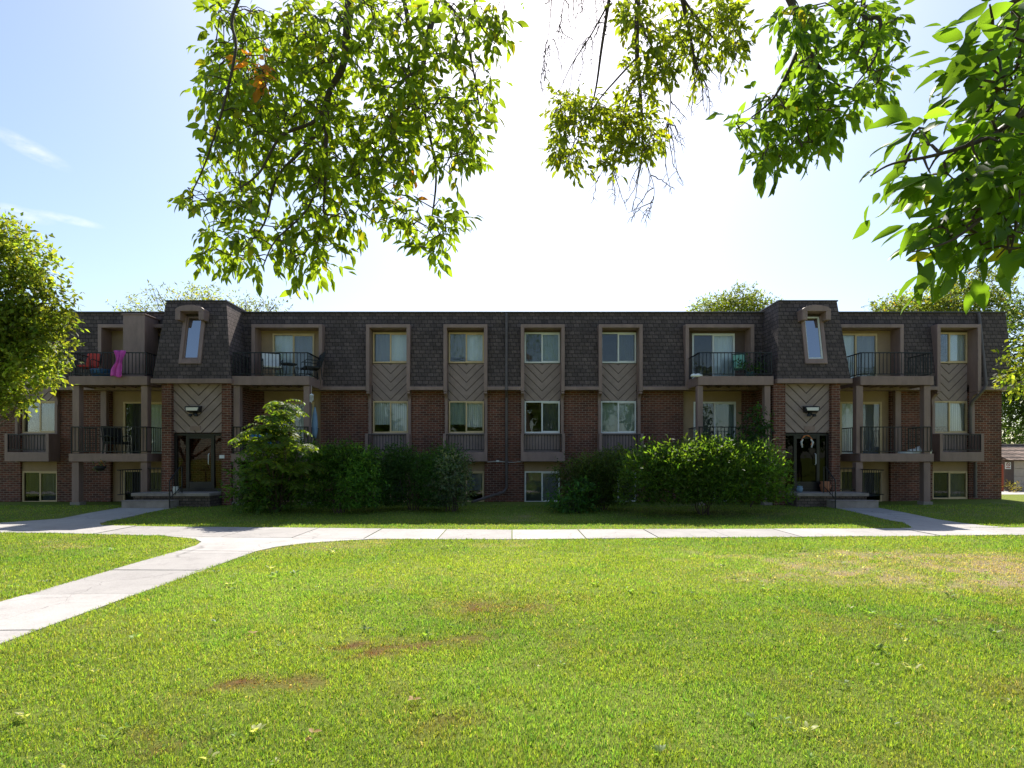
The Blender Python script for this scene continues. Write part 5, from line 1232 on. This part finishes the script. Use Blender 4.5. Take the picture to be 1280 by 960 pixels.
# thin cirrus wisps far off to the left
tc = nt.nodes.new('ShaderNodeTexCoord'); prev = sky.outputs[0]
for (cx_, cy_, ang, ln_, wd_) in ((38, 186, .30, .036, .009), (30, 268, .08, .026, .008), (85, 274, .03, .034, .005)):
    d0 = Vector(((cx_ - 640) / F, 1, (572 - cy_) / F)).normalized(); u0 = Vector((0, 0, 1)).cross(d0).normalized() * -1; v0 = d0.cross(u0).normalized()
    u0 = -u0 if u0.x < 0 else u0; v0 = v0 if v0.z > 0 else -v0
    u1 = u0 * math.cos(ang) - v0 * math.sin(ang); v1 = v0 * math.cos(ang) + u0 * math.sin(ang)
    acc = None
    for ax_, sc_ in ((u1, ln_), (v1, wd_)):
        dp = N(nt, 'ShaderNodeVectorMath', operation='DOT_PRODUCT'); dp.inputs[1].default_value = ax_ / sc_; L(nt, tc.outputs['Generated'], dp.inputs[0])
        su = N(nt, 'ShaderNodeMath', operation='SUBTRACT'); su.inputs[1].default_value = d0.dot(ax_) / sc_; L(nt, dp.outputs['Value'], su.inputs[0])
        sq = N(nt, 'ShaderNodeMath', operation='MULTIPLY'); L(nt, su.outputs[0], sq.inputs[0]); L(nt, su.outputs[0], sq.inputs[1])
        if acc is None: acc = sq
        else:
            ad = N(nt, 'ShaderNodeMath', operation='ADD'); L(nt, acc.outputs[0], ad.inputs[0]); L(nt, sq.outputs[0], ad.inputs[1]); acc = ad
    mr = N(nt, 'ShaderNodeMapRange'); mr.inputs['From Min'].default_value = 1.6; mr.inputs['From Max'].default_value = 0.0; L(nt, acc.outputs[0], mr.inputs['Value'])
    nz = N(nt, 'ShaderNodeTexNoise', Scale=26.0, Detail=7.0, Roughness=.65); mp = N(nt, 'ShaderNodeMapping'); mp.inputs['Scale'].default_value = (1.6, 1.6, 4.5); L(nt, tc.outputs['Generated'], mp.inputs['Vector']); L(nt, mp.outputs[0], nz.inputs['Vector'])
    m2 = N(nt, 'ShaderNodeMapRange'); m2.inputs['From Min'].default_value = .3; m2.inputs['From Max'].default_value = 1.15; L(nt, nz.outputs['Fac'], m2.inputs['Value'])
    ml = N(nt, 'ShaderNodeMath', operation='MULTIPLY'); L(nt, mr.outputs[0], ml.inputs[0]); L(nt, m2.outputs[0], ml.inputs[1])
    mx = N(nt, 'ShaderNodeMix', data_type='RGBA'); L(nt, ml.outputs[0], mx.inputs[0]); L(nt, prev, mx.inputs[6]); mx.inputs[7].default_value = (6.3, 6.3, 6.6, 1); prev = mx.outputs[2]
L(nt, prev, bg.inputs['Color'])
cd = bpy.data.cameras.new('camera'); co = bpy.data.objects.new('camera', cd); COL.objects.link(co)
co.location = (0, 0, CAMZ); co.rotation_euler = (R(90), 0, 0)
cd.sensor_width = 36; cd.lens = F / 1280 * 36; cd.shift_y = 92 / 1280; cd.clip_end = 5000; cd.clip_start = .05
sc.camera = co
sc.view_settings.view_transform = 'Standard'; sc.view_settings.look = 'None'; sc.view_settings.exposure = 1.0; sc.view_settings.gamma = 1
sc.cycles.max_bounces = 8; sc.cycles.transparent_max_bounces = 12; sc.cycles.use_denoising = True
for o in bpy.data.objects:
    if 'local' in o.keys(): del o['local']
